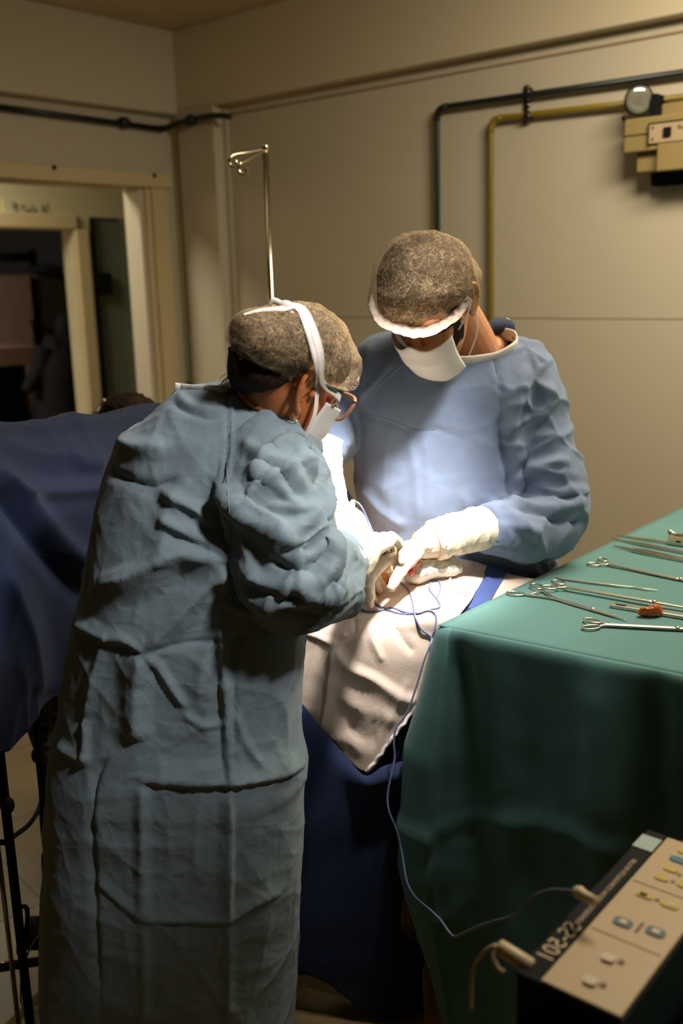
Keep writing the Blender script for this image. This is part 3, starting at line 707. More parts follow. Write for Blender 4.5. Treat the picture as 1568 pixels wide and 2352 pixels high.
# arms and hands
w_el = P(655, 1330, 1.52)
wrR = P(842, 1262, 1.80); dR = nrm(P(880, 1228, 1.90) - wrR)
wp.append(stube([P(560, 1080, 1.62), P(625, 1200, 1.55), w_el, P(740, 1320, 1.62), wrR], [.055, .045, .042, .04, .026], 16))
hwR = hand(wrR, dR, A(.3, .5, -.6), 1, (38, 45, 30), 4, (30, 25), -.0015, .95)
wp += hwR
w_el2 = P(700, 1220, 1.98)
wrL = P(800, 1275, 2.02); dL_ = nrm(P(835, 1290, 2.02) - wrL)
wp.append(stube([P(600, 1060, 1.80), P(660, 1160, 1.93), w_el2, wrL], [.055, .045, .04, .026], 16))
wp += hand(wrL, dL_, A(-.1, -.3, -.9), -1, (30, 35, 25), 5, (35, 20), -.0015, .95)
wp += legs(P(420, 1700, 1.68)[0], 1.68, .88, (.6, .6, 0), lat=(.7, -.7, 0))
v, f = remesh(wp, .0029, 2)
wbody = mk('body', v, f, M['skinw'], woman); wtree = bvh(v, f)
# gloves
def glove(name, parts, parent, vox=.0022):
    v, f = remesh(parts, vox, 2); N = normals(v, f); v = crumple(v, N, .0009, 60, 5, octv=2)
    return mk(name, v, f, M['glove'], parent), bvh(v, f)
g1, g1t = glove('glove', hand(wrR, dR, A(.3, .5, -.6), 1, (38, 45, 30), 4, (30, 25), .0006, .95, fore=[wrR - dR * .05, P(805, 1290, 1.73), P(770, 1305, 1.66)]), woman)
g2, _ = glove('glove', hand(wrL, dL_, A(-.1, -.3, -.9), -1, (30, 35, 25), 5, (35, 20), .0006, .95, fore=[wrL - dL_ * .05, P(745, 1255, 2.01)]), woman)
# gown
torso = [(893, 412, 552, 1.665, .055), (912, 392, 578, 1.665, .09), (940, 366, 620, 1.665, .115), (972, 328, 655, 1.665, .125), (1000, 289, 672, 1.665, .14), (1050, 268, 690, 1.665, .15), (1120, 246, 700, 1.665, .16), (1250, 214, 690, 1.66, .165),
         (1380, 186, 680, 1.66, .165), (1480, 160, 696, 1.66, .165), (1600, 147, 688, 1.67, .17), (1680, 134, 690, 1.67, .175), (1755, 125, 704, 1.67, .18), (1800, 121, 694, 1.67, .175), (1900, 116, 692, 1.68, .18), (2000, 111, 688, 1.68, .185), (2100, 107, 684, 1.69, .19), (2250, 107, 676, 1.69, .195), (2330, 120, 672, 1.69, .195)]
T1 = rowloft(torso, 72, 2.5)
sh = stube([P(556, 1052, 1.60), P(600, 1110, 1.57), P(638, 1190, 1.53), P(668, 1300, 1.50), P(690, 1345, 1.52), P(722, 1345, 1.59), P(742, 1322, 1.66), P(758, 1306, 1.72), P(778, 1290, 1.80)], [.080, .082, .078, .074, .068, .060, .054, .050, .050], 28, 6)
sh0 = sph(P(596, 1065, 1.62), (.085, .11, .085), 20, 28)
shL = stube([P(600, 1020, 1.76), P(640, 1120, 1.88), P(690, 1210, 1.96), P(750, 1255, 2.0)], [.09, .075, .065, .05], 24)
v, f = remesh([T1, sh, sh0, shL], .0038, 6)
WFOLD = [
 ([(524, 900), (523, 1000), (519, 1100), (529, 1230), (527, 1275)], -.006, 9, 9), ([(533, 900), (532, 1000), (528, 1100), (537, 1230)], .004, 5, 60),
 ([(235, 1345), (320, 1312), (405, 1268), (455, 1272), (527, 1276)], .026, 34, 70), ([(370, 1190), (430, 1222), (490, 1248), (525, 1268)], .016, 26, 22), ([(372, 1130), (435, 1162), (505, 1212)], .013, 30, 20),
 ([(250, 1085), (300, 1104), (350, 1118), (410, 1100)], -.010, 22, 26), ([(270, 1012), (320, 1030), (380, 1028)], .012, 30, 34), ([(410, 905), (440, 935), (520, 945)], .008, 20, 20), ([(395, 930), (470, 960), (525, 958)], -.006, 16, 14),
 ([(470, 880), (520, 912), (560, 935)], .004, 14, 20), ([(440, 1100), (405, 1140), (380, 1190), (370, 1300)], .010, 60, 50),
 ([(560, 1012), (590, 1045), (655, 1075), (700, 1130)], .014, 22, 30), ([(530, 1112), (545, 1165), (590, 1205), (655, 1238)], .018, 34, 46), ([(575, 1075), (625, 1100), (665, 1150), (690, 1162)], .011, 18, 20),
 ([(640, 960), (665, 1000), (700, 1060), (722, 1090)], .010, 16, 16), ([(668, 985), (700, 1030), (722, 1085), (722, 1120)], -.012, 14, 16), ([(620, 1160), (680, 1172), (722, 1168)], .010, 20, 18), ([(730, 1170), (670, 1225), (610, 1290)], .016, 30, 34),
 ([(560, 1285), (590, 1325), (640, 1340), (700, 1335), (760, 1290)], .016, 26, 30), ([(545, 1330), (600, 1372), (660, 1380), (740, 1360), (815, 1335)], .016, 20, 26), ([(560, 1240), (585, 1305), (600, 1330)], .010, 16, 20), ([(610, 1270), (660, 1310), (720, 1318)], -.010, 20, 16),
 ([(768, 1222), (752, 1285), (715, 1345), (690, 1358)], .018, 20, 30), ([(800, 1250), (785, 1310), (760, 1345)], .012, 14, 22), ([(700, 1440), (760, 1425), (815, 1365)], .008, 12, 14), ([(640, 1400), (700, 1412), (770, 1395), (815, 1340)], -.009, 16, 16),
 ([(645, 1275), (700, 1280), (750, 1250)], .009, 18, 18), ([(740, 1180), (745, 1250), (720, 1300)], -.01, 16, 16),
 # waist knot and what radiates from it
 ([(335, 1490), (290, 1468), (240, 1462), (168, 1428)], .014, 18, 30), ([(335, 1490), (365, 1530), (395, 1580), (425, 1622)], .010, 16, 16), ([(335, 1490), (400, 1425), (470, 1345), (530, 1305)], .022, 55, 50),
 ([(330, 1495), (318, 1560), (314, 1640), (316, 1700)], .020, 42, 60), ([(345, 1488), (430, 1475), (500, 1466), (590, 1462)], -.005, 10, 16), ([(505, 1440), (512, 1540), (520, 1680), (526, 1800)], .018, 40, 14), ([(535, 1470), (538, 1600), (534, 1780)], -.010, 16, 60),
 ([(242, 1470), (215, 1560), (196, 1650)], .008, 24, 20), ([(325, 1792), (430, 1796), (526, 1798), (600, 1790), (650, 1776), (705, 1752)], .015, 60, 12), ([(130, 1712), (165, 1735), (197, 1752)], .007, 26, 10), ([(195, 1650), (198, 1700), (197, 1752)], .010, 18, 10),
 ([(326, 1805), (326, 1950), (330, 2110)], .010, 26, 26), ([(528, 1805), (526, 1950), (525, 2112)], .014, 14, 30), ([(330, 2110), (430, 2114), (525, 2112), (580, 2080), (640, 2048)], .008, 40, 10), ([(222, 2025), (280, 2075), (330, 2110)], .006, 26, 10),
 ([(250, 1740), (225, 1790), (215, 1880), (222, 2100), (232, 2340)], -.007, 10, 24), ([(690, 1600), (676, 1680), (672, 1740)], -.008, 10, 12), ([(330, 2120), (332, 2340)], .006, 22, 22), ([(525, 2120), (524, 2340)], .006, 22, 22),
 ([(600, 1760), (560, 1700), (540, 1640)], .008, 18, 20), ([(640, 1770), (655, 1700), (645, 1600)], .006, 20, 20), ([(560, 1330), (520, 1420), (470, 1500), (455, 1600)], .010, 40, 40), ([(420, 1640), (470, 1665), (510, 1660)], .006, 18, 18)]
N = normals(v, f); x_, y_ = proj(v)
arm = np.clip((x_ - 480) / 80, 0, 1) * np.clip((1470 - y_) / 60, 0, 1)
v = crumple(v, N, .010, 3.0, 3, octv=2, w=.4 + .6 * arm)
v = folds(v, f, WFOLD)
N = normals(v, f); v = facet(v, N, .15, .020, 5, .20 + .80 * arm, (1.25, 1, 1)); N = normals(v, f); v = facet(v, N, .06, .0028, 9, .25 + .75 * arm, (.8, 1, 1.3)); v = crumple(v, N, .0014, 14, 41, octv=3, w=.6 + .6 * arm)
v = lap(v, f, 1, fac=.3)
f = ellipse_cut(v, f, P(645, 918, 1.70), A(.5, .3, .8), A(1, 0, -.5), .062, .07, -.02)
cutd = nrm(P(778, 1290, 1.80) - P(742, 1322, 1.66)); cutp = P(762, 1303, 1.735); w_ = v[f].mean(1) - cutp
f = f[~(((w_ @ cutd) > .012 * np.sin(np.arctan2(w_[:, 2], w_ @ nrm(np.cross(cutd, A(0, 0, 1)))) * 3)) & (np.linalg.norm(w_ - np.outer(w_ @ cutd, cutd), axis=1) < .085) & ((w_ @ cutd) < .14) & (v[f].mean(1)[:, 1] < 1.9))]
x_, y_ = proj(v)
wg = solid(mk('gown', v, f, M['gownb'], woman), .0012, -1); wgt = bvh(v, f)
nc = surfline([(402, 889), (440, 893), (490, 894), (520, 897), (545, 892), (566, 903)], wgt, .002, 10, 1.62)
mk('neck_binding', *tube(nc, .0062, 10, flat=(.7, 1.2)), M['bind'], woman)
mk('sleeve_seam', *tube(surfline([(525, 905), (524, 1000), (521, 1100), (528, 1200), (528, 1275)], wgt, .0002, 8), .0009, 6), M['gownb'], wg)
# hair and cap
wcap_o = [(521, 765), (530, 733), (560, 711), (610, 703), (655, 698), (700, 696), (748, 708), (788, 742), (812, 786), (829, 832), (826, 872), (800, 903), (757, 893), (715, 884), (640, 874), (585, 851), (545, 815), (526, 792)]
hair_o = [(526, 768), (534, 738), (562, 717), (610, 710), (655, 706), (700, 704), (742, 716), (778, 748), (798, 788), (806, 828), (800, 862), (772, 884), (735, 884), (700, 880), (640, 870), (588, 846), (550, 812), (530, 790)]
v, f = inflate(hair_o, 1.615, .118, .10, 110, 26, .8, (670, 790), .00038); v = crumple(v, (v - v.mean(0)) / np.linalg.norm(v - v.mean(0), axis=1)[:, None], .002, 30, 4, (1, 1, 1), 2)
whair = mk('hair', v, f, M['hair'], woman)
v, f = inflate(wcap_o, 1.615, .128, .112, 150, 34, .8, (670, 790), .00038)
n_ = (v - v.mean(0)); n_ /= np.linalg.norm(n_, axis=1)[:, None]; v = crumple(v, n_, .0032, 22, 7, (1, 1, 1), 3)
wcap = mk('surgical_cap', v, f, M['cap'], woman); wct = bvh(v, f)
def band(path, tree, name, parent, w=.008, seed=3, far=1.6, off=.004):
    q = surfline(path, tree, off, 14, far); n = len(q); t = np.arange(n)
    q = q + (np.stack([np.sin(t * 1.9 + seed), np.cos(t * 2.3), np.sin(t * 1.3 + 1)], 1)) * .0006
    r = w * (.85 + .15 * np.sin(t * 2.1)); return mk(name, *tube(q, r, 10, flat=(.5, 1)), M['capband'], parent)
band([(552, 822), (585, 848), (640, 868), (700, 876), (757, 886), (797, 896), (822, 872)], wct, 'cap_elastic', wcap, .0058)
# hair at the nape with loose strands
bt = bvh(*remesh(wp, .006, 1))
q = [[(545, 838), (580, 858), (640, 872), (668, 880)], [(536, 865), (575, 880), (640, 888), (664, 896)], [(530, 888), (570, 905), (610, 905), (650, 900)]]
v, f = inflate([(526, 796), (560, 812), (600, 838), (690, 850), (694, 874), (668, 890), (640, 903), (590, 905), (556, 900), (526, 880), (521, 835)], 1.60, .078, .06, 80, 20, .75)
n_ = (v - v.mean(0)); n_ /= np.linalg.norm(n_, axis=1)[:, None]
mk('hair_nape', crumple(v, n_, .004, 40, 2, (1, 1, .4), 3), f, M['hair'], whair)
import random
rnd = random.Random(5); st = []
for k in range(26):
    a = (560 + rnd.uniform(-20, 22), 850 + rnd.uniform(-10, 15)); b = (a[0] - rnd.uniform(12, 38), a[1] + rnd.uniform(15, 32)); c = (b[0] - rnd.uniform(-4, 14), b[1] + rnd.uniform(2, 16)); y0 = 1.56 + rnd.uniform(-.02, .03)
    st.append(stube([P(*a, y0), P(*b, y0), P(*c, y0)], .00045, 5, 6))
mk('loose_strands', *merge(*st), M['hair'], whair)['kind'] = 'stuff'
# earring, glasses, mask
lob = wT((.0765, -.010, -.050))[0]; Rw, Fw_, Uw = (nrm(b) for b in wB)
th = np.linspace(0, 2 * PI, 33); ring = [lob - Uw * .009 + (Rw * .25 + Fw_ * .95) * .0085 * math.cos(t) + Uw * .0085 * math.sin(t) for t in th]
mk('earring', *tube(ring, .0011, 8, cap=False), M['gold'], woman)
gl = mk('glasses', *merge(*[stube([wT(p)[0] for p in q_], [.0022] * len(q_), 8, 5) for q_ in (
    [(.076, -.012, .016), (.078, .03, .012), (.077, .075, .008), (.074, .104, .006)], [(-.076, -.012, .016), (-.078, .03, .012), (-.074, .104, .006)])]), M['temple'], woman)
for sx in (-1, 1):
    oc = [(sx * .070, .104, .010), (sx * .045, .112, .014), (sx * .018, .115, .010), (sx * .011, .116, -.004), (sx * .016, .115, -.024), (sx * .035, .112, -.034), (sx * .060, .106, -.030), (sx * .073, .101, -.010)]
    p_ = catmull(oc, 6, True); p_ = np.vstack([p_, p_[:1]])
    mk('glasses_rim', *tube(wT(p_), .0030, 8), M['glassframe'], gl)
    ce = wT(np.mean(oc, axis=0))[0]; V = np.vstack([[ce], wT(p_[:-1])]); n = len(p_) - 1
    mk('lens', V, [(0, 1 + i, 1 + (i + 1) % n) for i in range(n)], M['lens'], gl)
mk('glasses_bridge', *stube([wT(p)[0] for p in ((-.012, .116, .002), (0, .119, .005), (.012, .116, .002))], .0022, 8), M['glassframe'], gl)
def facemask(T, parent, z0, z1, wd=.07, fy=.121, wob=1, an=70):
    G = []
    for i in range(26):
        t = i / 25; row = []
        for j in range(41):
            a = (j / 40 * 2 - 1) * math.radians(an); z = z0 + (z1 - z0) * t
            y = fy * (1 - .12 * abs(t - .35) - .18 * max(0, t - .6))
            x = wd * math.sin(a) * (1 - .15 * t); yy = .028 + (y - .028) * math.cos(a) ** .75 - .012 * t
            z += .018 * math.exp(-(x / .018) ** 2) * (1 - t) - .010 * (1 - abs(math.sin(a))) * t
            yy += .0022 * math.sin(t * 19) * math.cos(a) * wob
            row.append((x, yy, z))
        G.append(row)
    v, f = grid(np.array(G)); return solid(mk('face_mask', T(v), f, M['mask'], parent), .0012)
wm = facemask(wT, woman, -.016, -.130, .074, .130, 1, 86)
away = lambda p: p - (hO + Uw * .0)
def ties(path, w, far=1.58): return ribbon(surfline(path, wct, .005, 10, far), w, away)
mC = wT((.0665, .045, -.118))[0]; mU = wT((.068, .058, -.02))[0]
p1 = [mC, wT((.078, .03, -.085))[0], wT((.083, .02, -.04))[0]] + [hit(*q_, wct, .006, 1.56) for q_ in ((728, 880), (728, 840), (716, 790), (702, 745), (690, 715), (672, 700))]
mk('mask_tie', *ribbon(catmull(p1, 6), .0095, away), M['mask'], wm)
p2 = [mU, wT((.084, .055, .0))[0]] + [hit(*q_, wct, .005, 1.56) for q_ in ((742, 880), (738, 840), (728, 790), (708, 740), (688, 706), (664, 703))]
mk('mask_tie', *ribbon(catmull(p2, 6), [.012, .010, .014, .017, .020, .016], away), M['mask'], wm)
p3 = [hit(*q_, wct, .005, 1.56) for q_ in ((700, 712), (670, 704), (650, 708), (600, 712), (560, 722))]
mk('tie_tail', *ribbon(catmull(p3, 6), [.016, .018, .012, .008, .004], away), M['mask'], wm)
kn = hit(655, 703, wct, .012, 1.58); mk('tie_knot', *merge(sph(kn, (.012, .009, .009), 10, 14), stube([kn, kn + A(-.016, 0, .008), kn + A(-.024, 0, .002)], [.004, .005, .003], 8), stube([kn, kn + A(.012, 0, -.016), kn + A(.016, -.004, -.026)], [.004, .006, .005], 8)), M['mask'], wm)
# ================================================================== MAN (behind the table, facing the camera, head bowed)
MO = P(1040, 1500, 2.25) * A(1, 1, 0)
man = empty('person', MO, 'person standing behind the patient, head bowed, in net cap and bright blue gown', 'person')
mO = P(990, 692, 2.09); mF = A(-.42, -.60, -.68); mU_ = A(-.346, -.586, .731)
mp, mT, mB = head_parts(mO, mF, mU_, 1.02, .9, 1.08, .92)
mp.append(stube([mT((0, -.03, -.02))[0], mT((0, -.05, -.09))[0], P(1085, 830, 2.25), P(1060, 930, 2.27)], [.060, .058, .064, .09], 22))
mp.append(stube([P(1000, 830, 2.27), P(1085, 815, 2.26), P(1150, 830, 2.26)], [.05, .062, .05], 18))
mp.append(stube([P(1020, 950, 2.27), P(1030, 1150, 2.27), P(1040, 1350, 2.27), P(1040, 1480, 2.27)], [.13, .12, .13, .13], 24))
wrM = P(968, 1252, 1.955); dM = nrm(P(890, 1281, 1.93) - wrM)
mp.append(stube([P(1200, 870, 2.24), P(1245, 1030, 2.2), P(1255, 1185, 2.13), P(1100, 1215, 2.0), wrM], [.06, .05, .045, .038, .028], 16))
HM = dict(n=A(-.2, -.3, -.9), side=1, curl=((25, 30, 20), (32, 35, 20), (38, 35, 22), (42, 38, 22)), spread=5, thumb=(28, 15))
mp += hand(wrM, dM, r=-.0015, **HM)
wrN = P(768, 1172, 1.99); dN = nrm(P(806, 1222, 1.94) - wrN)
mp.append(stube([P(850, 870, 2.24), P(775, 990, 2.2), P(735, 1060, 2.08), wrN], [.06, .05, .042, .028], 16))
HN = dict(n=A(.5, -.3, -.8), side=-1, curl=((45, 50, 20), (48, 52, 30), (52, 55, 30), (55, 55, 30)), spread=3, thumb=(30, 30))
mp += hand(wrN, dN, r=-.0015, **HN)
mp += legs(MO[0], 2.27, .88, (-.2, -.95, 0), lat=(1, -.1, 0))
v, f = remesh(mp, .0031, 2)
tr, tf = remesh(legs(MO[0], 2.27, .9, (-.2, -.95, 0), r=.098, lat=(1, -.1, 0)), .008, 3); mk('trousers', tr, tf[(tr[tf].mean(1)[:, 2] > .1)], M['scrub'], man); 
mk('body', v, f, M['skinm'], man); mtree = bvh(v, f)
g3, g3t = glove('glove', hand(wrM, dM, r=.0006, fore=[wrM - dM * .04, P(1000, 1242, 1.965)], fr=.036, **HM), man)
g4, g4t = glove('glove', hand(wrN, dN, r=.0006, fore=[P(756, 1140, 2.0), P(742, 1090, 2.045), P(738, 1050, 2.08), P(740, 1020, 2.10)], fr=.033, **HN), man)
# gauntlet of the second glove pulled over the sleeve
q = [P(992, 1243, 1.962), P(1020, 1234, 1.972), P(1055, 1224, 1.985), P(1088, 1216, 1.995), P(1125, 1212, 2.01)]
v, f = remesh([stube(q, [.041, .042, .043, .045, .044], 36, 10)], .0024, 2); N = normals(v, f)
v = crumple(v, N, .0022, 22, 8, (2.2, 1, .6), 2); mk('glove_cuff', v, f, M['glove'], man)
mt = [(757, 935, 1105, 2.25, .05), (768, 868, 1168, 2.25, .08), (785, 830, 1196, 2.25, .10), (810, 808, 1220, 2.25, .125), (850, 800, 1235, 2.245, .14), (900, 800, 1240, 2.24, .15), (960, 806, 1232, 2.24, .155), (1050, 812, 1222, 2.24, .16),
      (1130, 820, 1220, 2.24, .165), (1210, 838, 1232, 2.25, .17), (1290, 850, 1270, 2.26, .17), (1400, 850, 1290, 2.27, .17), (1600, 850, 1290, 2.28, .17), (1850, 855, 1290, 2.29, .17)]
MT = rowloft(mt, 72, 2.5)
ma = stube([P(1165, 850, 2.24), P(1215, 905, 2.23), P(1240, 1000, 2.2), P(1262, 1100, 2.17), P(1266, 1180, 2.14), P(1225, 1212, 2.09), P(1160, 1212, 2.04), P(1108, 1214, 2.005)], [.085, .083, .075, .078, .076, .066, .056, .050], 28, 6)
ma2 = sph(P(1180, 865, 2.25), (.085, .09, .095), 18, 26)
mb = stube([P(870, 870, 2.24), P(830, 920, 2.24), P(785, 975, 2.22), P(752, 1005, 2.16), P(736, 1050, 2.09)], [.085, .08, .068, .060, .045], 26, 6)
mb2 = sph(P(870, 865, 2.25), (.07, .09, .085), 18, 26)
v, f = remesh([MT, ma, ma2, mb, mb2], .0052, 7)
MFOLD = [([(1130, 790), (1140, 850), (1150, 900), (1152, 960)], -.005, 8, 8), ([(1150, 960), (1158, 1030), (1170, 1090), (1165, 1160)], -.020, 18, 26), ([(1265, 880), (1250, 940), (1215, 1000), (1170, 1090)], .016, 26, 30),
 ([(1205, 840), (1190, 900), (1175, 960), (1160, 1000)], .013, 22, 26), ([(1270, 930), (1230, 990), (1195, 1040)], -.010, 16, 18), ([(1300, 1060), (1250, 1068), (1215, 1090), (1180, 1140)], .014, 20, 26), ([(1345, 1120), (1290, 1130), (1240, 1120)], .010, 16, 20),
 ([(1345, 1150), (1280, 1172), (1210, 1165), (1150, 1140)], .018, 22, 30), ([(1345, 1195), (1290, 1200), (1230, 1180), (1170, 1172)], -.012, 16, 18), ([(1120, 1150), (1160, 1170), (1200, 1210), (1240, 1225)], .012, 20, 26), ([(1085, 1165), (1110, 1190), (1115, 1230)], -.008, 10, 12),
 ([(940, 1010), (955, 1090), (960, 1190)], .006, 22, 22), ([(975, 990), (982, 1090), (985, 1200)], .005, 18, 22), ([(825, 950), (880, 965), (940, 985), (1000, 985), (1060, 1005)], -.003, 8, 14), ([(905, 960), (890, 1040), (880, 1150)], .005, 26, 26),
 ([(850, 790), (840, 850), (835, 920)], .007, 16, 20), ([(900, 830), (870, 870), (820, 930)], .006, 16, 16), ([(760, 930), (790, 960), (805, 1020)], .008, 18, 18), ([(830, 1120), (870, 1170), (930, 1210)], .008, 20, 22), ([(1060, 1130), (1080, 1180), (1075, 1230)], .006, 22, 22)]
N = normals(v, f); x_, y_ = proj(v); arm = np.clip((x_ - 1130) / 60, 0, 1) + np.clip((830 - x_) / 40, 0, 1); arm = np.clip(arm, 0, 1)
v = crumple(v, N, .010, 2.6, 13, octv=2, w=.3 + .7 * arm); v = folds(v, f, MFOLD)
N = normals(v, f); v = facet(v, N, .10, .014, 15, .12 + .88 * arm, (1, 1, 1.3)); N = normals(v, f); v = crumple(v, N, .0016, 9, 31, octv=3, w=.35 + .8 * arm); v = lap(v, f, 2, fac=.4)
mc_c, mc_ax, mc_e = P(1048, 790, 2.20), A(-.05, -.42, .9), A(1, 0, 0)
f2 = ellipse_cut(v, f, mc_c, mc_ax, mc_e, .128, .085)
mg = mk('gown', v, f2, M['gown'], man); mgt = bvh(v, f)
mk('neck_binding', *rim(mgt, mc_c, mc_ax, mc_e, .130, .087, r=.0075), M['bind'], man)
mk('tie_tail', *stube([P(1165, 752, 2.27), P(1172, 742, 2.27), P(1164, 734, 2.27), P(1160, 745, 2.27)], .0035, 8), M['bind'], mg)
mk('scrub_collar', *stube([P(1110, 770, 2.235), P(1132, 752, 2.245), P(1165, 752, 2.26), P(1150, 775, 2.27)], [.012, .018, .018, .012], 12), M['scrub'], man)
mk('sleeve_seam', *tube(surfline([(1131, 790), (1140, 850), (1148, 910), (1155, 965)], mgt, .0002, 8), .0011, 6), M['gown'], mg)
mk('sleeve_seam', *tube(surfline([(925, 838), (875, 880), (835, 925)], mgt, .0002, 8), .0011, 6), M['gown'], mg)
mk('chest_seam', *tube(surfline([(826, 962), (850, 952), (930, 978), (950, 988), (1000, 985)], mgt, .0002, 8), .0010, 6), M['gown'], mg)
# hair, cap, beard, mask
mh_o = [(866, 655), (872, 610), (900, 565), (945, 542), (990, 537), (1040, 550), (1075, 585), (1090, 635), (1088, 684), (1066, 716), (1016, 748), (965, 762), (908, 748), (872, 715)]
v, f = inflate(mh_o, 2.09, .115, .10, 110, 26, .8, (980, 650)); n_ = (v - v.mean(0)); n_ /= np.linalg.norm(n_, axis=1)[:, None]
mhair = mk('hair', crumple(v, n_, .002, 30, 4, octv=2), f, M['hair'], man)
mc_o = [(846, 690), (856, 640), (864, 600), (895, 556), (940, 536), (985, 530), (1035, 543), (1070, 568), (1085, 598), (1104, 628), (1098, 660), (1086, 690), (1060, 722), (1015, 752), (965, 770), (915, 762), (868, 738), (850, 715)]
v, f = inflate(mc_o, 2.09, .125, .112, 150, 34, .8, (980, 655)); n_ = (v - v.mean(0)); n_ /= np.linalg.norm(n_, axis=1)[:, None]
v = crumple(v, n_, .0035, 20, 17, octv=3); mcap = mk('surgical_cap', v, f, M['cap'], man); mct = bvh(v, f)
bu = [(854, 676), (866, 716), (900, 742), (960, 752), (1008, 738), (1045, 712), (1072, 678)]; bl = [(846, 700), (866, 745), (910, 768), (962, 778), (1014, 761), (1056, 730), (1082, 690)]
q0 = catmull([hit(x, y, mct, .005, 2.0) for x, y in bu], 12); q2 = catmull([P(x, y, yy) for (x, y), yy in zip(bl, (2.02, 1.985, 1.955, 1.945, 1.955, 1.99, 2.04))], 12)
n = len(q0); wv_ = np.sin(np.arange(n) * 1.3)[:, None] * A(0, -.0012, .0006); G = np.stack([q0, q0 * .7 + q2 * .3 + A(0, -.004, 0) + wv_, q0 * .3 + q2 * .7 + A(0, -.004, 0) - wv_, q2 + wv_ * .6], 0)
G = np.stack([catmull(G[:, j], 5) for j in range(n)], 1); gv_, gf_ = grid(G); gv_ = crumple(gv_, normals(gv_, gf_, False), .0022, 45, 3, octv=3); solid(mk('cap_elastic', gv_, gf_, M['capband'], mcap), .0012)
bt_ = [[(1040, 728), (1052, 722), (1062, 735)], [(1042, 755), (1056, 752), (1066, 752)], [(1038, 785), (1052, 782), (1064, 775)], [(1034, 815), (1044, 810), (1054, 798)]]
R_ = [catmull([hit(*q_, mtree, .0012, 2.05) for q_ in r_], 6) for r_ in bt_]; G = np.stack([catmull(np.array(R_)[:, j], 6) for j in range(len(R_[0]))], 1)
mk('beard', *grid(G), M['beard'], man)
for e_ in ([(1000, 768), (1022, 757), (1040, 745)],): mk('eyebrow', *tube(surfline(e_, mtree, .0008, 8, 2.0), .0022, 8, flat=(.4, 1)), M['hair'], man)
mm = facemask(mT, man, -.020, -.130, .072, .128, .4); Rm, Fm, Um = (nrm(b) for b in mB)
for sx in (1, -1):
    a = mT((sx * .066, .042, -.035))[0]; b = mT((sx * .064, .036, -.115))[0]; e = mT((sx * .080, -.028, -.002))[0]; e2 = mT((sx * .078, -.026, -.03))[0]
    mk('ear_loop', *stube([a, (a + e) / 2 + Rm * sx * .006, e, e2, (e2 + b) / 2 + Rm * sx * .012, b], .0016, 8), M['mask'], mm)
# ------------------------------------------------------------------ instrument table under a green drape
ZT = .92
e1 = nrm(A(math.sin(math.radians(40.24)), math.cos(math.radians(40.24)), 0)); e2 = nrm(A(math.sin(math.radians(125.45)), math.cos(math.radians(125.45)), 0))
K0 = onz(1006, 1437, ZT); L1, L2 = 1.35, 1.0
tb = empty('instrument_table', (K0 + e1 * .6 + e2 * .5) * A(1, 1, 0), 'tall table under a green drape with steel surgical tools laid out on top', 'table')
def tpt(a, b, z=0): return K0 + e1 * a + e2 * b + ZU * z
def gnoise(p, sc, s): return vnoise(np.atleast_2d(p) * sc, s)
G = np.array([[tpt(a, b) for b in np.linspace(0, L2, 70)] for a in np.linspace(0, L1, 90)])
sh_ = G.reshape(-1, 3); wv = vnoise(sh_ * 5, 4) * .0016 + vnoise(sh_ * 14, 5) * .0005
ee = np.minimum.reduce([np.linspace(0, L1, 90)[:, None].repeat(70, 1), np.linspace(0, L2, 70)[None].repeat(90, 0)]).reshape(-1)
sh_[:, 2] += wv * np.clip(ee / .05, 0, 1)
v, f = grid(sh_.reshape(90, 70, 3))
# hanging sides
per = []; 
for a in np.linspace(L1, .03, 120): per.append((a, 0.0, -e2, a))
for t in np.linspace(0, 1, 18):
    an = t * PI / 2; o = -e2 * math.cos(an) - e1 * math.sin(an); per.append((.03 * (1 - math.sin(an)) if False else .03 - .03 * math.sin(an), .03 - .03 * math.cos(an), o, -.001 - t * .05))
for b in np.linspace(.03, L2, 100): per.append((0.0, b, -e1, -.05 - b))
hs2 = np.r_[np.linspace(0, .03, 7), np.linspace(.045, .86, 70)]; G = []
for a, b, o, u in per:
    base = tpt(a, b); col = []
    cw = math.exp(-((u + .02) / .10) ** 2); o = nrm(o)
    for h in hs2:
        rr = .012 * math.sin(min(h / .02, 1) * PI / 2); zz = -h if h > .02 else -.012 * (1 - math.cos(h / .02 * PI / 2)) - h * .4
        k = min(1, h / .25); k2 = min(1, h / .6)
        fl = cw * (.040 * k + .012 * k2 - .09 * max(0, h - .50) / .36) + .02 * k2
        fd = (.016 * math.sin(u * 15 + 1.2) + .010 * math.sin(u * 33 + 2 + h * 2) + .006 * math.sin(u * 61 + h * 5)) * k * (1 - .5 * cw)
        for uc, wd, am in ((-.10, .022, -.030), (-.46, .02, -.022), (-.60, .018, -.016), (-.36, .03, .014)): fd += am * math.exp(-((u - uc + .05 * h) / (wd * (1 + h))) ** 2) * min(1, h / .07)
        fd += .007 * math.exp(-((h - .42 - .1 * math.sin(u * 4)) / .02) ** 2)
        col.append(base + o * (rr + fl + fd) + ZU * zz)
    G.append(col)
G = np.array(G).transpose(1, 0, 2); gv, gf = grid(G)
N_ = normals(gv, gf, False); gv = crumple(gv, N_, .0022, 5, 8, octv=3, w=np.clip((ZT - gv[:, 2]) * 8, 0, 1))
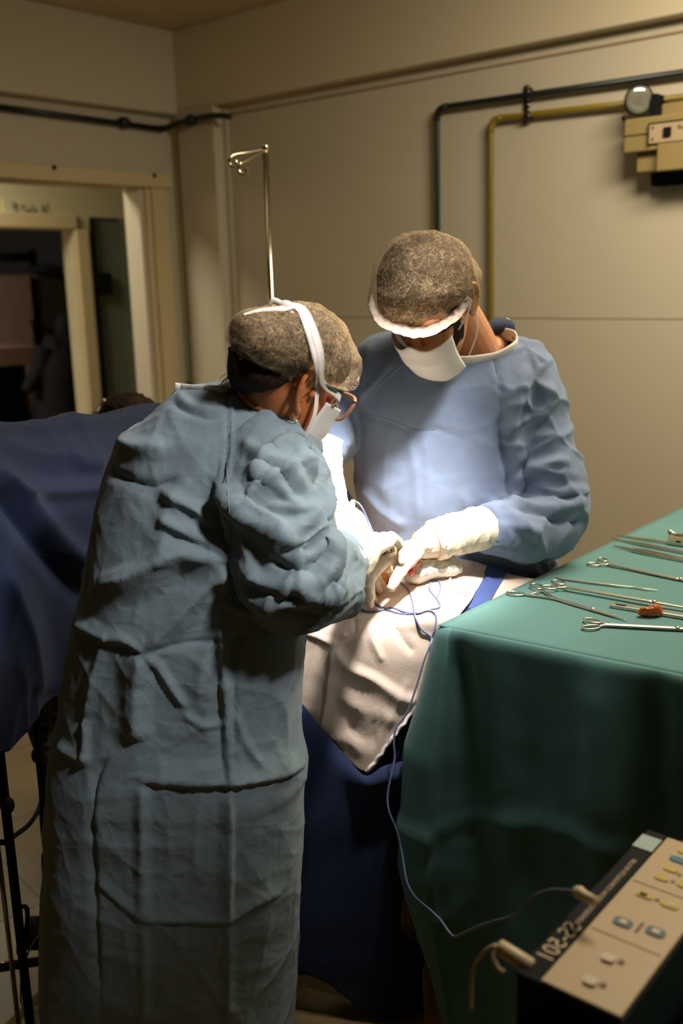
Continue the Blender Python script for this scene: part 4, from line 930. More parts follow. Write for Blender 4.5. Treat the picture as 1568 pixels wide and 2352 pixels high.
# drop top rows of corner outside rounding so both pieces meet
n0 = len(v); V = np.vstack([v, gv]); F_all = np.vstack([f, gf + n0])
dr = mk('green_drape', V, F_all, M['green'], tb); solid(dr, .0016, 1 if False else 0)
mk('table_top', *merge(extr([tpt(.03, .03, -.004), tpt(L1 - .02, .03, -.004), tpt(L1 - .02, L2 - .02, -.004), tpt(.03, L2 - .02, -.004)], (0, 0, -.03))), M['steel'], tb, False)
for a, b in ((.08, .06), (L1 - .08, .06), (.08, L2 - .06), (L1 - .08, L2 - .06)): mk('leg', *tube([tpt(a, b, -.03), tpt(a, b) * A(1, 1, 0)], .016, 14), M['steel'], tb)
lin = net([[(938, 2005, 1.775), (950, 2005, 1.79), (968, 2010, 1.80)], [(926, 2075, 1.77), (948, 2080, 1.785), (978, 2085, 1.80)], [(925, 2132, 1.765), (955, 2140, 1.785), (990, 2150, 1.80)], [(978, 2188, 1.78), (988, 2190, 1.785), (1000, 2195, 1.80)], [(970, 2240, 1.775), (990, 2245, 1.785), (1012, 2250, 1.80)], [(976, 2360, 1.775), (1000, 2365, 1.785), (1030, 2370, 1.80)]], 6, 6)
solid(mk('drape_lining', *lin, M['lining'], tb), .001)
# ------------------------------------------------------------------ steel tools
ZI = ZT + .0045
def I(px, py, dz=0): return onz(px, py, ZI + dz)
def loop(c, ax, rx, ry, r, n=36):
    ax = nrm(ax * A(1, 1, 0)); s = np.cross(ZU, ax); return tube([c + ax * rx * math.cos(t) + s * ry * math.sin(t) for t in np.linspace(0, 2 * PI, n)], r, 10, cap=False)
def clamp(label, r1, r2, tip, nf=.2, rr=(.0135, .0105), w=.0036, name='hemostat', dz=0, cat='clamp', jaw=.68):
    a, b, t = I(*r1, dz), I(*r2, dz + .002), I(*tip, dz); L = t - (a + b) / 2; nk = (a + b) / 2 + L * nf; lk = (a + b) / 2 + L * jaw; d = nrm(L); s = np.cross(ZU, d)
    o = empty(name, lk, label, cat, 'ring handled clamps on the green drape' if cat == 'clamp' else None)
    for c, sg in ((a, 1), (b, -1)):
        if np.dot(a - b, s) < 0: sg = -sg
        ax = nrm(nk - c); q = s * sg
        hd_ = mk('handle', *merge(stube([c + ax * rr[0], c + ax * (rr[0] + .010), nk + q * w * .75, (nk + lk) / 2 + q * w * .7, lk + q * w * .55], [w * .75, w * .9, w * .85, w * .9, w], 12, 6, flat=(1, .8), up=ZU),
            stube([lk + q * w * .55, lk + (t - lk) * .5 + q * w * .4, t], [w * 1.0, w * .75, w * .3], 12, 5, flat=(1, .7), up=ZU)), M['tool'], o)
        mk('finger_ring', *loop(c, ax, rr[0], rr[1], w * .62), M['tool'], hd_)
    mk('box_lock', *sph(lk + ZU * .001, (.0052, .0052, .0040), 10, 16), M['tool'], o)
    m1 = a + nrm(nk - a) * (rr[0] + .012); m2 = b + nrm(nk - b) * (rr[0] + .012); mk('ratchet', *tube([m1, (m1 + m2) / 2 + ZU * .001, m2], .0019, 8), M['tool'], o)
    return o
clamp('steel clamp whose ring reaches furthest left, tip pointing at the orange tissue', (1183, 1363), (1232, 1347), (1440, 1424), .30, (.0175, .0115), .0034)
clamp('long steel clamp with rings heaped against its neighbour, lying over the flat retractor', (1262, 1349), (1282, 1338), (1620, 1404), .12, (.016, .011), .0034, dz=.004)
clamp('steel clamp with small rings lying alone between the forceps and the needle-like probe', (1364, 1296), (1384, 1286), (1660, 1352), .12, (.0145, .0095), .0030)
clamp('steel scissors with rusty shine, nearest to the front edge of the table', (1357, 1441), (1360, 1426), (1650, 1449), .13, (.0165, .010), .0036, name='scissors', cat='scissors')
o = empty('probe', I(1390, 1341), 'thin pointed steel probe lying behind the heaped clamp rings', 'probe')
mk('probe_handle', *stube([I(1275, 1327), I(1290, 1329), I(1400, 1343), I(1440, 1347)], [.0015, .0036, .0034, .002], 12, flat=(1, .6), up=ZU), M['tool'], o)
mk('probe_tip', *stube([I(1438, 1347), I(1455, 1348), I(1480, 1352), I(1512, 1355)], [.0020, .0030, .0026, .0004], 12, flat=(1, .5), up=ZU), M['tool'], o)
def forceps(label, tip, end, gap=.008, wl=.0042):
    t, e = I(*tip), I(*end); d = nrm(e - t); s = np.cross(ZU, d); o = empty('forceps', (t + e) / 2, label, 'forceps', 'forceps side by side at the back of the green drape')
    for sg in (-1, 1):
        mk('blade', *stube([t + s * .0008 * sg, t + d * .035 + s * gap * .3 * sg, t + d * .09 + s * gap * sg, e + s * .001 * sg], [.0010, .0022, wl, wl * .8], 10, 8, flat=(.5, 1.0), up=ZU), M['tool'], o)
    return o
forceps('thin dark forceps lying furthest back of the three, beside the table edge', (1414, 1229), (1640, 1262), .005, .003)
forceps('steel forceps lying in the middle of the three on the green drape', (1405, 1237), (1640, 1283), .006, .0035)
forceps('steel forceps with ribbed grip, nearest to the camera of the three', (1407, 1253), (1640, 1302), .009, .005)
o = empty('retractor', I(1500, 1395), 'flat grey steel retractor bar with a slot beneath the long clamp', 'retractor')
a, b = I(1402, 1390), I(1640, 1428); d = nrm(b - a); s = np.cross(ZU, d); Mx = np.array([d, s, ZU])
bev(mk('bar', *box(0, np.linalg.norm(b - a), -.0075, .0075, -.0035, .0035, Mx, a), M['tool'], o, False), .0015)
mk('slot', *box(.010, .030, -.0032, .0032, .003, .0042, Mx, a), M['black'], o, False)
o = empty('towel_clip', I(1562, 1240), 'small boxy steel clip standing at the right behind the forceps', 'clip')
a = I(1534, 1247); d = nrm(I(1640, 1262) - a); s = np.cross(ZU, d); Mx = np.array([d, s, ZU])
bev(mk('clip_body', *box(0, .06, -.006, .02, -.003, .018, Mx, a), M['tool'], o, False), .0025)
mk('clip_slot', *box(.020, .032, -.0068, -.005, .006, .010, Mx, a), M['black'], o, False)
mk('clip_handle', *stube([a + s * .01 + ZU * .016, a + s * .012 + ZU * .027 - d * .003, a + s * .012 + ZU * .021 + d * .012, a + d * .05 + s * .01 + ZU * .024], .003, 10), M['tool'], o)
v, f = inflate([(1464, 1412), (1472, 1400), (1490, 1398), (1500, 1393), (1515, 1396), (1520, 1405), (1517, 1416), (1498, 1421), (1478, 1419)], float(I(1492, 1412)[1]), .009, .009, 60, 16, .7)
n_ = (v - v.mean(0)); n_ /= np.linalg.norm(n_, axis=1)[:, None] + 1e-9
tag(mk('tissue_piece', crumple(v + A(0, 0, .003), n_, .0022, 150, 3, octv=2), f, M['tissue']), 'small lump of orange red tissue lying on the green drape', 'tissue')
# ------------------------------------------------------------------ operating table, its drapes, the patient
ot = empty('operating_table', P(820, 1500, 2.05) * A(1, 1, 0), 'operating table hidden under navy drapes in front of the standing man', 'operating table')
c1, c2 = A(P(960, 1500, 1.95)[0], 1.93, 0), None
tl = -dB; tw = dL * -1.0                                            # along the table (to the far left) and across it (away)
O_ = A(.12, 1.90, 0)
def ob(a0, a1, b0, b1, z0, z1): return box(a0, a1, b0, b1, z0, z1, np.array([tl, tw, ZU]), O_)
bev(mk('mattress', *ob(-.02, 1.55, .0, .30, .80, .885), M['black'], ot, False), .02)
mk('pedestal', *ob(.5, .95, .05, .28, .1, .8), M['steel'], ot, False); bev(mk('base', *ob(.35, 1.1, -.02, .35, .0, .1), M['steel'], ot, False), .01)
NV = [[(600, 1262, 2.45), (690, 1262, 2.35), (780, 1265, 2.25), (870, 1272, 2.16), (960, 1280, 2.12), (1065, 1287, 2.075), (1210, 1320, 2.05)],
      [(600, 1335, 2.25), (690, 1338, 2.14), (760, 1338, 2.07), (850, 1343, 2.02), (930, 1348, 1.99), (1010, 1358, 1.95), (1150, 1380, 1.93)],
      [(600, 1400, 2.12), (680, 1405, 2.03), (740, 1404, 1.98), (830, 1408, 1.92), (900, 1412, 1.885), (975, 1418, 1.86), (1060, 1425, 1.86)],
      [(600, 1455, 2.06), (660, 1458, 1.99), (720, 1456, 1.95), (800, 1456, 1.885), (870, 1460, 1.85), (940, 1464, 1.845), (1030, 1470, 1.855)],
      [(590, 1560, 2.06), (650, 1560, 1.98), (715, 1560, 1.93), (790, 1560, 1.88), (860, 1560, 1.845), (930, 1560, 1.84), (1030, 1560, 1.85)],
      [(590, 1760, 2.05), (650, 1760, 1.97), (715, 1760, 1.93), (790, 1760, 1.89), (860, 1755, 1.85), (930, 1740, 1.84), (1040, 1740, 1.85)],
      [(590, 1900, 2.04), (650, 1900, 1.96), (715, 1900, 1.93), (790, 1900, 1.90), (860, 1890, 1.86), (940, 1880, 1.85), (1060, 1880, 1.85)],
      [(580, 2100, 2.0), (650, 2100, 1.95), (720, 2110, 1.92), (800, 2100, 1.91), (880, 2100, 1.86), (960, 2100, 1.86), (1080, 2100, 1.85)],
      [(570, 2230, 2.0), (650, 2240, 1.95), (730, 2250, 1.92), (800, 2290, 1.90), (880, 2330, 1.86), (980, 2330, 1.86), (1090, 2320, 1.85)]]
v, f = net(NV, 12, 14); N = normals(v, f, False)
v = crumple(v, N, .008, 3.2, 5, octv=2, w=np.clip((.86 - v[:, 2]) * 6, 0, 1)); nv = mk('navy_drape', v, f, M['navy'], ot); solid(nv, .0015, 0)
# navy flap laid over the left of the white sheet, with the V shaped edge
FL = [[(610, 1520, 1.90), (650, 1560, 1.885), (682, 1600, 1.875), (735, 1668, 1.855), (790, 1732, 1.835), (838, 1781, 1.81), (880, 1760, 1.815), (930, 1748, 1.825), (1000, 1745, 1.84)],
      [(605, 1640, 1.89), (645, 1650, 1.875), (680, 1670, 1.865), (730, 1720, 1.845), (785, 1775, 1.825), (840, 1805, 1.80), (885, 1795, 1.795), (935, 1785, 1.80), (1005, 1780, 1.83)],
      [(600, 1850, 1.89), (640, 1850, 1.87), (680, 1850, 1.855), (735, 1850, 1.845), (790, 1850, 1.83), (845, 1850, 1.825), (895, 1845, 1.825), (945, 1840, 1.83), (1010, 1840, 1.84)],
      [(595, 2050, 1.88), (640, 2050, 1.87), (685, 2050, 1.86), (740, 2050, 1.85), (800, 2050, 1.84), (860, 2050, 1.83), (910, 2050, 1.83), (960, 2050, 1.84), (1030, 2050, 1.84)],
      [(590, 2220, 1.88), (640, 2225, 1.87), (690, 2230, 1.86), (745, 2250, 1.85), (800, 2290, 1.84), (870, 2340, 1.83), (930, 2330, 1.83), (980, 2280, 1.84), (1040, 2250, 1.84)]]
v, f = net(FL, 10, 16); N = normals(v, f, False)
v = crumple(v, N, .007, 4, 15, octv=2, w=np.clip((.62 - v[:, 2]) * 6, 0, 1)); solid(mk('drape_flap', v, f, M['navy'], ot), .0015)
# white sheet
SH = [[(770, 1262, 2.24), (870, 1268, 2.15), (960, 1277, 2.09), (1062, 1285, 2.05), (1095, 1296, 2.045)],
      [(745, 1330, 2.07), (850, 1337, 2.0), (930, 1342, 1.975), (1015, 1350, 1.935), (1090, 1362, 1.93)],
      [(725, 1395, 1.975), (830, 1400, 1.90), (900, 1404, 1.87), (975, 1410, 1.845), (1050, 1420, 1.85)],
      [(708, 1445, 1.935), (800, 1448, 1.868), (870, 1452, 1.835), (940, 1458, 1.83), (1025, 1466, 1.84)],
      [(700, 1500, 1.925), (785, 1503, 1.862), (858, 1508, 1.825), (935, 1510, 1.822), (1020, 1515, 1.835)],
      [(692, 1570, 1.92), (770, 1585, 1.865), (850, 1590, 1.825), (925, 1572, 1.822), (1012, 1548, 1.835)],
      [(686, 1625, 1.92), (755, 1690, 1.868), (838, 1776, 1.822), (905, 1690, 1.822), (1004, 1562, 1.83)]]
v, f = net(SH, 26, 14); N = normals(v, f, False)
SF = [([(770, 1480), (800, 1530), (860, 1560), (920, 1600), (960, 1610)], .016, 20, 40), ([(770, 1480), (760, 1560), (750, 1640), (735, 1680)], .014, 26, 14), ([(765, 1480), (735, 1465), (705, 1455)], .008, 14, 14), ([(772, 1478), (810, 1455), (812, 1420), (800, 1400)], -.006, 8, 10), ([(770, 1482), (785, 1470), (796, 1455)], .010, 10, 10),
      ([(850, 1440), (860, 1480), (880, 1520)], .006, 16, 18), ([(905, 1440), (925, 1470), (950, 1500)], -.006, 18, 20), ([(780, 1590), (815, 1620), (870, 1640), (915, 1655)], .010, 26, 30), ([(800, 1660), (830, 1690), (870, 1700)], -.009, 22, 22), ([(815, 1425), (870, 1415), (960, 1420)], .003, 6, 14), ([(940, 1560), (900, 1640), (860, 1720)], .004, 20, 20), ([(840, 1730), (800, 1700), (770, 1700)], .006, 20, 20)]
v = folds(v, f, [(a_, h_ * .6, b_, c_) for a_, h_, b_, c_ in SF], False); v = crumple(v, N, .0022, 6, 9, octv=2)
sh = mk('white_sheet', v, f, M['sheet'], ot); solid(sh, .001); sht = bvh(v, f)
hem = catmull([P(840, 1774, 1.815), P(870, 1738, 1.815), P(903, 1692, 1.815), P(940, 1645, 1.82), P(975, 1597, 1.825), P(1004, 1560, 1.825)], 14)
hem = hem + np.stack([np.sin(np.arange(len(hem)) * .9), np.cos(np.arange(len(hem)) * .6), np.cos(np.arange(len(hem)) * .9)], 1) * .0012
mk('sheet_hem', *tube(hem, .0034, 8, flat=(.4, 1)), M['mask'], sh)
mk('blue_tape', *net([[(1118, 1300, 2.040), (1135, 1304, 2.037), (1165, 1314, 2.03)], [(1095, 1345, 1.965), (1120, 1350, 1.962), (1142, 1352, 1.957)], [(1062, 1392, 1.90), (1090, 1394, 1.895), (1115, 1392, 1.895)], [(1040, 1425, 1.87), (1065, 1428, 1.87), (1085, 1430, 1.868)]], 6, 6), M['blue'], ot)
mk('sheet_corner', *net([[(1150, 1312, 2.035), (1185, 1322, 2.03), (1230, 1330, 2.03)], [(1125, 1350, 1.965), (1160, 1352, 1.965), (1200, 1360, 1.97)], [(1095, 1395, 1.905), (1130, 1400, 1.91), (1170, 1410, 1.92)]], 6, 6), M['sheet'], ot)
mk('sheet_between', *net([[(1055, 1284, 2.055), (1090, 1290, 2.05), (1122, 1301, 2.042)], [(1030, 1345, 1.945), (1070, 1345, 1.95), (1100, 1346, 1.962)], [(1000, 1400, 1.86), (1040, 1398, 1.875), (1066, 1394, 1.897)]], 6, 6), M['sheet'], ot)
# patient: only the opening of the sheet shows anything
pt = empty('person', P(860, 1320, 1.97), 'patient lying under the drapes, only blood and a strip of skin showing', 'person')
pv, pf = remesh([stube([P(900, 1335, 1.99), P(860, 1335, 2.02), P(800, 1335, 2.08), P(700, 1330, 2.2)], [.028, .034, .045, .06], 20), stube([P(700, 1330, 2.2), P(560, 1280, 2.45), P(430, 1240, 2.65)], [.06, .10, .11], 20), sph(P(350, 1170, 2.80), (.075, .10, .09))], .005, 4)
mk('body', pv, pf, M['skinw'], pt)
v, f = inflate([(905, 1310), (922, 1299), (945, 1294), (962, 1288), (966, 1291), (960, 1297), (953, 1302), (950, 1318), (941, 1324), (933, 1311), (916, 1313)], 1.925, .008, .008, 60, 12, .7)
mk('blood', v, f, M['blood'], pt)
v, f = inflate([(930, 1314), (948, 1298), (985, 1281), (1012, 1274), (1035, 1284), (1048, 1302), (1038, 1322), (1000, 1334), (960, 1338), (935, 1330)], 1.975, .03, .03, 80, 20, .8)
n_ = (v - v.mean(0)); n_ /= np.linalg.norm(n_, axis=1)[:, None]
gz = mk('gauze', crumple(v, n_, .009, 22, 6, octv=3), f, M['gauze']); tag(gz, 'crumpled white gauze beside the blood, right of the gloved hand', 'gauze')
gq = [(1025, 1316), (1034, 1328), (1030, 1340), (1045, 1352), (1062, 1362), (1072, 1368)]
mk('gauze_strand', *tube(surfline(gq, sht, .004, 8, 1.93), .0042, 8, flat=(.5, 1)), M['gauze'], gz)
# ------------------------------------------------------------------ screen drape at the left
SD = [[(-90, 985, 1.98), (0, 985, 2.08), (120, 972, 2.2), (240, 962, 2.34), (362, 950, 2.48), (480, 942, 2.62), (620, 940, 2.78)],
      [(-80, 975, 1.78), (0, 969, 1.90), (120, 959, 2.04), (240, 948, 2.20), (362, 937, 2.36), (480, 935, 2.52), (600, 935, 2.68)],
      [(-80, 1010, 1.75), (0, 1010, 1.86), (120, 1000, 2.0), (240, 992, 2.15), (362, 980, 2.32), (500, 990, 2.50), (680, 1000, 2.66)],
      [(-80, 1090, 1.73), (0, 1095, 1.83), (110, 1090, 1.95), (230, 1080, 2.08), (362, 1080, 2.28), (520, 1080, 2.46), (735, 1045, 2.64)],
      [(-80, 1200, 1.72), (0, 1210, 1.80), (100, 1220, 1.90), (220, 1220, 2.03), (350, 1200, 2.22), (520, 1180, 2.42), (815, 1165, 2.60)],
      [(-80, 1400, 1.72), (0, 1400, 1.80), (90, 1400, 1.89), (200, 1400, 2.02), (350, 1350, 2.18), (520, 1300, 2.38), (830, 1300, 2.56)],
      [(-80, 1580, 1.72), (0, 1590, 1.79), (70, 1570, 1.88), (170, 1530, 2.0), (350, 1480, 2.16), (520, 1420, 2.36), (830, 1400, 2.5)],
      [(-80, 1715, 1.72), (8, 1729, 1.78), (68, 1668, 1.86), (145, 1590, 1.98), (350, 1540, 2.15), (520, 1480, 2.35), (830, 1460, 2.48)]]
v, f = net(SD, 20, 14); N = normals(v, f, False)
v = folds(v, f, [([(-20, 1075), (60, 1150), (140, 1240), (230, 1330)], .025, 40, 50), ([(-20, 1120), (40, 1200), (110, 1290), (200, 1380)], -.020, 40, 40), ([(40, 1128), (130, 1132), (250, 1124)], .018, 40, 22), ([(0, 1010), (90, 1040), (240, 1050)], .008, 40, 50), ([(150, 1000), (180, 1060), (240, 1070)], .010, 40, 30), ([(0, 1300), (60, 1450), (90, 1600)], .018, 60, 60)], False)
v = crumple(v, N, .010, 3, 17, octv=2)
sd = mk('screen_drape', v, f, M['navy']); solid(sd, .0016); tag(sd, 'dark navy drape hung over a bar at the left, behind the bending woman', 'drape')
bar = empty('drape_bar', P(0, 985, 1.97) * A(1, 1, 0), 'thin steel frame holding up the navy drape at the left', 'frame')
b0, b1 = P(-90, 990, 1.90), P(640, 950, 2.80); mk('bar', *tube([b0, b1], .008, 12), M['steel'], bar); mk('post', *tube([b1, b1 * A(1, 1, 0) + ZU * .1], .009, 12), M['black'], bar); mk('post', *tube([b0 + (b1 - b0) * .1, (b0 + (b1 - b0) * .1) * A(1, 1, 0) + ZU * .1], .009, 12), M['black'], bar)
# person whose head shows over the drape
v, f = inflate([(226, 962), (228, 935), (245, 915), (280, 903), (310, 902), (340, 914), (360, 935), (368, 965), (350, 1010), (300, 1030), (250, 1010)], 2.95, .09, .10, 90, 22, .8)
an = empty('person', P(300, 1250, 3.0) * A(1, 1, 0), 'seated person behind the navy drape, only the top of short brown hair showing', 'person')
hd2 = remesh([sph(P(298, 985, 2.96), (.075, .09, .11)), stube([P(298, 1010, 2.96), P(298, 1100, 3.0)], [.055, .06], 16), stube([P(298, 1110, 3.0), P(298, 1350, 3.02)], [.14, .16], 20), sph(P(226, 958, 2.93), (.010, .012, .02)), stube([P(210, 1140, 3.0), P(386, 1140, 3.0)], [.07, .07], 16)], .006, 3)
mk('body', *hd2, M['skinm'], an)
n_ = (v - v.mean(0)); n_ /= np.linalg.norm(n_, axis=1)[:, None]; mk('hair', crumple(v, n_, .004, 40, 2, octv=2), f, M['hair'], an)
mk('mask_strap', *stube([P(212, 947, 2.9), P(222, 944, 2.89), P(230, 930, 2.89), P(240, 918, 2.88)], .004, 8), M['mask'], an)
v, f = remesh([stube([P(298, 1100, 3.0), P(298, 1380, 3.04)], [.16, .2], 24), stube([P(200, 1140, 3.0), P(396, 1140, 3.0)], [.08, .08], 16)], .01, 4); mk('tunic', v, f, M['dark'], an)
# ring patterned cloth and table column under the drape
v, f = net([[(40, 1560, 2.05), (80, 1560, 2.04), (140, 1570, 2.04)], [(62, 1670, 2.06), (95, 1665, 2.03), (140, 1665, 2.05)], [(75, 1712, 2.06), (100, 1720, 2.03), (138, 1725, 2.05)], [(92, 1752, 2.06), (108, 1758, 2.04), (135, 1768, 2.05)]], 8, 8)
cl = mk('cloth', v, f, M['rings']); solid(cl, .003); tag(cl, 'dark cloth with a ring pattern hanging below the navy drape corner', 'cloth')
o = empty('drape_weight', P(84, 1735, 2.08), 'black rounded knob below the ring patterned cloth', 'knob')
mk('knob', *sph(P(86, 1735, 2.09), (.014, .014, .019), 14, 20), M['rubber'], o); mk('knob_neck', *tube([P(86, 1735, 2.09), P(110, 1700, 2.12)], .007, 10), M['rubber'], o)
co_ = empty('floor_column', P(115, 1950, 2.2) * A(1, 1, 0), 'dark column standing on the floor just left of the bending woman', 'column')
mk('column', *stube([P(125, 1640, 2.16), P(118, 1760, 2.16), P(116, 1880, 2.16), P(122, 1975, 2.16)], [.028, .028, .026, .02], 18), M['dark'], co_)
mk('foot', *stube([P(122, 1960, 2.16), P(128, 2030, 2.16), P(150, 2100, 2.16)], [.028, .03, .03], 14), M['dark'], co_)
# black stand with castor, pedal rod and hoses at lower left
sdp = empty('equipment_stand', P(52, 2200, 1.79) * A(1, 1, 0), 'black metal stand with twin poles at the lower left edge', 'stand')
pb = A(*P(52, 2200, 1.79)); px_, py_ = pb[0], pb[1]
mk('pole', *tube([A(px_, py_, 0.02), A(px_, py_, 1.2)], .0095, 16), M['black'], sdp)
p2_ = A(px_ - .028, py_ + .01, 0); mk('pole', *tube([p2_ + ZU * .02, p2_ + ZU * .56], .005, 12), M['steel'], sdp)
mk('clamp_knob', *sph(P(17, 1850, 1.785), (.014, .014, .018), 12, 16), M['rubber'], sdp)
for y in (1842, 1935): q = P(-8, y, 1.79); mk('clamp_band', *tube([q - A(.03, 0, 0), q + A(.02, 0, 0)], .006, 10), M['rubber'], sdp)
q0, q1 = P(-60, 2232, 1.90), P(112, 2206, 2.02); mk('foot_bar', *tube([q0, q1], .012, 4, flat=(1, .9)), M['black'], sdp, False)
mk('foot_trim', *tube([q0 + ZU * .012, q1 + ZU * .012], .0022, 6), M['steel'], sdp)
cs = empty('castor', P(90, 2180, 2.0) * A(1, 1, 0), 'black castor wheel with a bent bracket beside the black stand', 'wheel')
wc = P(80, 2143, 2.03); mk('wheel', *tube([wc - A(.012, .0, 0), wc + A(.012, .0, 0)], .037, 32), M['rubber'], cs); mk('wheel_hub', *tube([wc - A(.015, 0, 0), wc + A(.015, 0, 0)], .012, 16), M['black'], cs)
mk('bracket', *stube([P(43, 2190, 2.0), P(43, 2110, 2.0), P(45, 2086, 2.0), P(60, 2084, 2.0), P(63, 2110, 2.0), P(58, 2170, 2.0)], .0055, 10), M['black'], cs)
def hose(name, pts, r, m, label): tag(mk(name, *stube(pts, r, 10, 10), m), label, 'hose')
hose('hose', [P(125, 1650, 2.12), P(104, 1790, 2.1), P(92, 1850, 2.05), P(70, 1890, 2.0), P(40, 1915, 1.93), P(20, 1928, 1.89)], .0055, M['rubber'], 'black hose curving from the drape to the black stand')
hose('cord', [P(112, 2132, 1.95), P(80, 2160, 1.93), P(64, 2190, 1.92), P(50, 2240, 1.92), P(48, 2300, 1.92), P(52, 2360, 1.9)], .0022, M['cable'], 'thin grey cord running down past the castor to the floor')
# ------------------------------------------------------------------ electrosurgical unit at the lower right
ZE = .85
def E(px, py, dz=0): return onz(px, py, ZE + dz)
ea, eb_, ec = E(1240, 2250), E(1532, 1922), E(1425, 2337)
el_ = nrm(eb_ - ea); ew = nrm((ec - ea) - el_ * np.dot(ec - ea, el_)); EL = np.linalg.norm(eb_ - ea); EW = np.dot(ec - ea, ew); ME = np.array([el_, ew, ZU])
es = empty('electrosurgical_unit', (ea + el_ * .15 + ew * .05) * A(1, 1, 0) + ZU * .73, 'beige keypad unit with black edge and two white plugs at lower right', 'machine')
def eb2(a0, a1, b0, b1, z0, z1, name, m, par=None, w=.0015):
    o = mk(name, *box(a0, a1, b0, b1, z0, z1, ME, ea), m, par or es, False)
    if w: bev(o, w)
    return o
eb2(-.004, EL + .004, -.026, EW + .004, -.115, -.003, 'case', M['black'], w=.004)
kp = eb2(0, EL, 0, EW, -.004, 0, 'keypad', M['panel'])
st_ = eb2(-.004, EL + .004, -.0275, -.0015, -.006, -.0008, 'front_strip', M['black'])
def ecoord(px, py): d = E(px, py) - ea; return float(np.dot(d, el_)), float(np.dot(d, ew))
def key(px, py, l, w_, m, name='key', h=.0015, ring=None, par=None):
    a, b = ecoord(px, py); q = []; r = min(l, w_) / 2
    for k in range(28):
        t = 2 * PI * k / 28; cx, cy = math.cos(t), math.sin(t)
        q.append(ea + el_ * (a + math.copysign(abs(cx) ** .6, cx) * l / 2) + ew * (b + math.copysign(abs(cy) ** .6, cy) * w_ / 2))
    return mk(name, *extr(q, (0, 0, h)), m, par or kp, False)
key(1480, 2058, .010, .020, M['ykey']); key(1477, 2057, .005, .009, M['black'], 'key_mark', .0022)
key(1538, 2079, .013, .021, M['ykey']); key(1541, 2080, .006, .008, M['ltkey'], 'key_mark', .0022); key(1509, 2068, .006, .006, M['line'], 'print_mark', .0004)
for px, py in ((1430, 2120), (1505, 2142)): key(px, py, .015, .021, M['gkey']); key(px + 1, py, .007, .009, M['ltkey'], 'key_mark', .0022)
key(1468, 2131, .022, .004, M['line'], 'print_mark', .0004)
for px, py in ((1540, 1998), (1519, 2018), (1570, 2035), (1572, 1958)): key(px, py, .010, .017, M['ykey'])
for px, py in ((1560, 2010), (1545, 2026)): key(px, py, .006, .005, M['line'], 'print_mark', .0004)
key(1562, 1978, .012, .026, M['bkey'])
for (px, py), (qx, qy) in (((1397, 2203), (1426, 2211)), ((1355, 2256), (1384, 2264))): key(px, py, .013, .014, M['ltkey'], 'key', .003); key(qx, qy, .008, .007, M['line'], 'indicator', .0008)
for px, py in ((1380, 2140), (1476, 2030)): a, _ = ecoord(px, py); eb2(a - .0008, a + .0008, .004, EW - .004, 0, .0004, 'divider_line', M['line'], kp, 0)
text('lettering', 'SS-501', ea + el_ * .104 - ew * .0040 - ZU * .0006, -el_, -ew, .0275, M['print_'], st_, .0004)
text('lettering', 'BISTURI ELETRONICO MICROPROCESSADO', ea + el_ * .262 - ew * .009 - ZU * .0006, -el_, -ew, .0080, M['print_'], st_, .0004)
eb2(EL - .045, EL - .012, -.0275, -.002, -.0008, .0002, 'asset_tag', M['tag_'], st_, 0)
def plug(p0, p1, r, name):
    return mk(name, *tube([p0, p0 + (p1 - p0) * .06, p0 + (p1 - p0) * .94, p1], [r * .8, r, r * .94, r * .75], 24), M['cream'], es)
ct = tag(bev(mk('equipment_cart', *merge(box(-.12, EL + .3, -.05, .55, -.16, -.115, ME, ea), box(-.1, -.07, -.03, .0, -ZE, -.16, ME, ea), box(EL + .2, EL + .23, -.03, .0, -ZE, -.16, ME, ea), box(-.1, -.07, .5, .53, -ZE, -.16, ME, ea), box(EL + .2, EL + .23, .5, .53, -ZE, -.16, ME, ea)), M['dark'], None, False), .004), 'dark cart carrying the beige keypad unit at lower right', 'cart')
cb = tag(mk('green_cloth', *grid(np.array([[ea + el_ * a + ew * b + ZU * (-.100 + .004 * math.sin(a * 60 + b * 25) + .003 * math.sin(b * 70)) for b in np.linspace(EW + .012, .52, 30)] for a in np.linspace(-.05, EL + .2, 40)])), M['green']), 'green cloth on the cart right of the keypad unit', 'cloth'); solid(cb, .002)
pw = plug(E(1222, 2222, -.004), E(1143, 2172, .008), .0085, 'plug'); mk('plug_lead', *stube([E(1143, 2172, .008), E(1128, 2176, .006), E(1105, 2195, -.01), E(1085, 2235, -.04), E(1080, 2320, -.08)], .0022, 8), M['cream'], pw)
mk('plug_ring', *stube([E(1140, 2176, .006), E(1134, 2200, 0), E(1146, 2226, -.006), E(1158, 2232, -.006)], .0026, 8), M['cream'], pw)
# ------------------------------------------------------------------ cautery pencil with its cord
pc = empty('cautery_pencil', P(803, 1190, 1.93), 'white cautery pencil held upright in the gloved hands, with blue grey cord', 'surgical pencil')
pa, pb_ = P(786, 1262, 1.925), P(809, 1158, 1.915)
mk('barrel', *stube([pa, (pa + pb_) / 2, pb_, P(811, 1152, 1.915)], [.0062, .0060, .0058, .0040], 16), M['white'], pc)
mk('electrode', *tube([pa, pa + nrm(pa - pb_) * .035], [.0018, .0006], 8), M['tool'], pc)
up_ = [P(811, 1153, 1.915), P(820, 1154, 1.91), P(832, 1168, 1.905), P(846, 1200, 1.90), P(858, 1226, 1.885), P(878, 1256, 1.86)]
CS = .0042
dn = [hit(x, y, sht, CS, 1.9) for x, y in ((892, 1300), (900, 1318), (918, 1336), (938, 1356), (948, 1385), (953, 1415), (966, 1444), (990, 1464))]
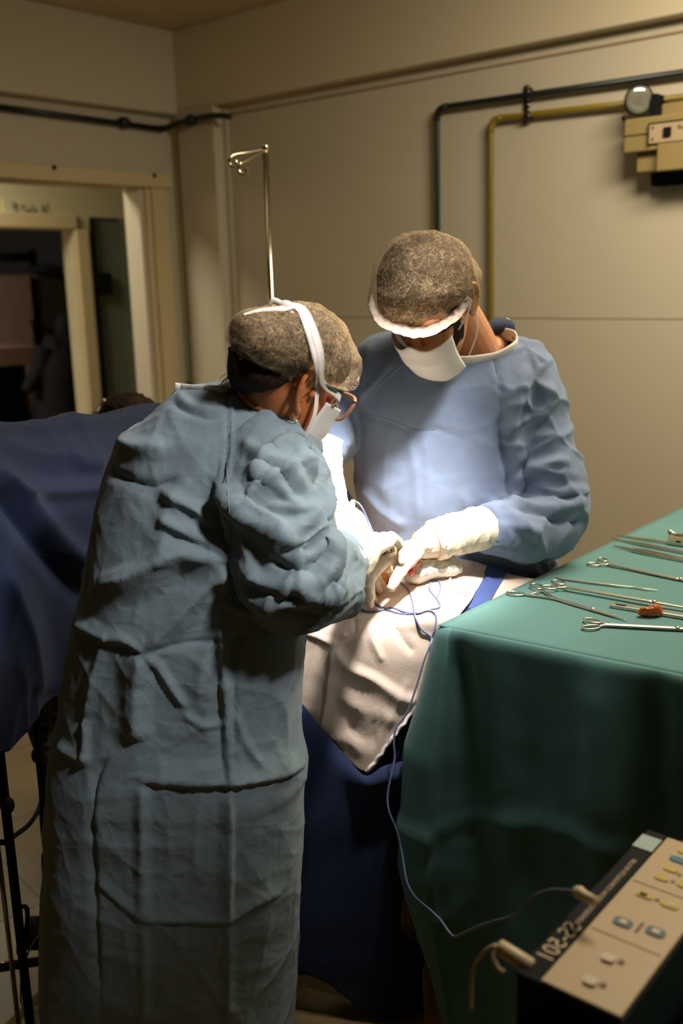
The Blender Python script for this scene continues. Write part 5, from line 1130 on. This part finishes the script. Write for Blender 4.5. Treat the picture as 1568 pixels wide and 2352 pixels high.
lo = [P(988, 1480, 1.812), P(973, 1520, 1.805), P(955, 1580, 1.80), P(935, 1635, 1.795), (P(910, 1672, 1.79)), P(904, 1705, 1.785), P(906, 1740, 1.78), P(897, 1785, 1.765), P(890, 1825, 1.75), P(893, 1862, 1.73), P(910, 1905, 1.71), P(922, 1955, 1.69), P(931, 2010, 1.65), P(938, 2035, 1.62),
      P(955, 2062, 1.58), P(985, 2088, 1.50), P(1010, 2112, 1.42), P(1030, 2140, 1.36), P(1042, 2151, 1.32), P(1056, 2148, 1.28), P(1090, 2132, 1.22), P(1130, 2118, 1.17), P(1175, 2106, 1.12), P(1200, 2085, 1.08), P(1225, 2060, 1.05), P(1265, 2045, 1.02), P(1300, 2046, 1.0), P(1325, 2049, .985)]
mk('cord', *stube(up_ + dn + lo, .0021, 10, 7), M['cable'], pc)
mk('plug', *tube([P(1322, 2046, .985), P(1330, 2050, .98), P(1340, 2056, .975), P(1366, 2070, .96)], [.0055, .0075, .0058, .0055], 20), M['cream'], pc)
l1 = [(990, 1466), (1000, 1440), (1000, 1412), (985, 1402), (960, 1407), (925, 1410), (895, 1402), (868, 1390), (845, 1375), (832, 1373), (824, 1384), (828, 1398), (845, 1405), (870, 1402), (900, 1396), (930, 1406), (960, 1408), (985, 1400), (1005, 1396), (1010, 1388), (1002, 1374), (990, 1360), (986, 1345), (994, 1334), (1006, 1334), (1012, 1346), (1008, 1362), (1002, 1376)]
mk('cord_loops', *stube([hit(x, y, sht, CS + .0015 * math.sin(i * 2.1), 1.88) for i, (x, y) in enumerate(l1)], .0021, 10, 7), M['cable'], pc)
# dark figure in the far room
fg = empty('person', pL(150, 950, -3.2) * A(1, 1, 0), 'person in dark clothes standing in the far room beyond the doorway', 'person')
def PF(x, y): return pL(x, y, -3.2)
v, f = remesh([sph(PF(152, 752), (.09, .10, .13)), stube([PF(150, 775), PF(140, 860), PF(140, 1000), PF(140, 1150)], [.11, .22, .2, .2], 20), stube([PF(110, 800), PF(185, 800)], [.11, .11], 16), stube([PF(100, 800), PF(88, 850), PF(60, 900)], [.085, .07, .05], 14), stube([PF(120, 1100), PF(118, 1400)], [.11, .06], 14), stube([PF(160, 1100), PF(162, 1400)], [.11, .06], 14)], .016, 3)
mk('body', v, f, M['dark'], fg)
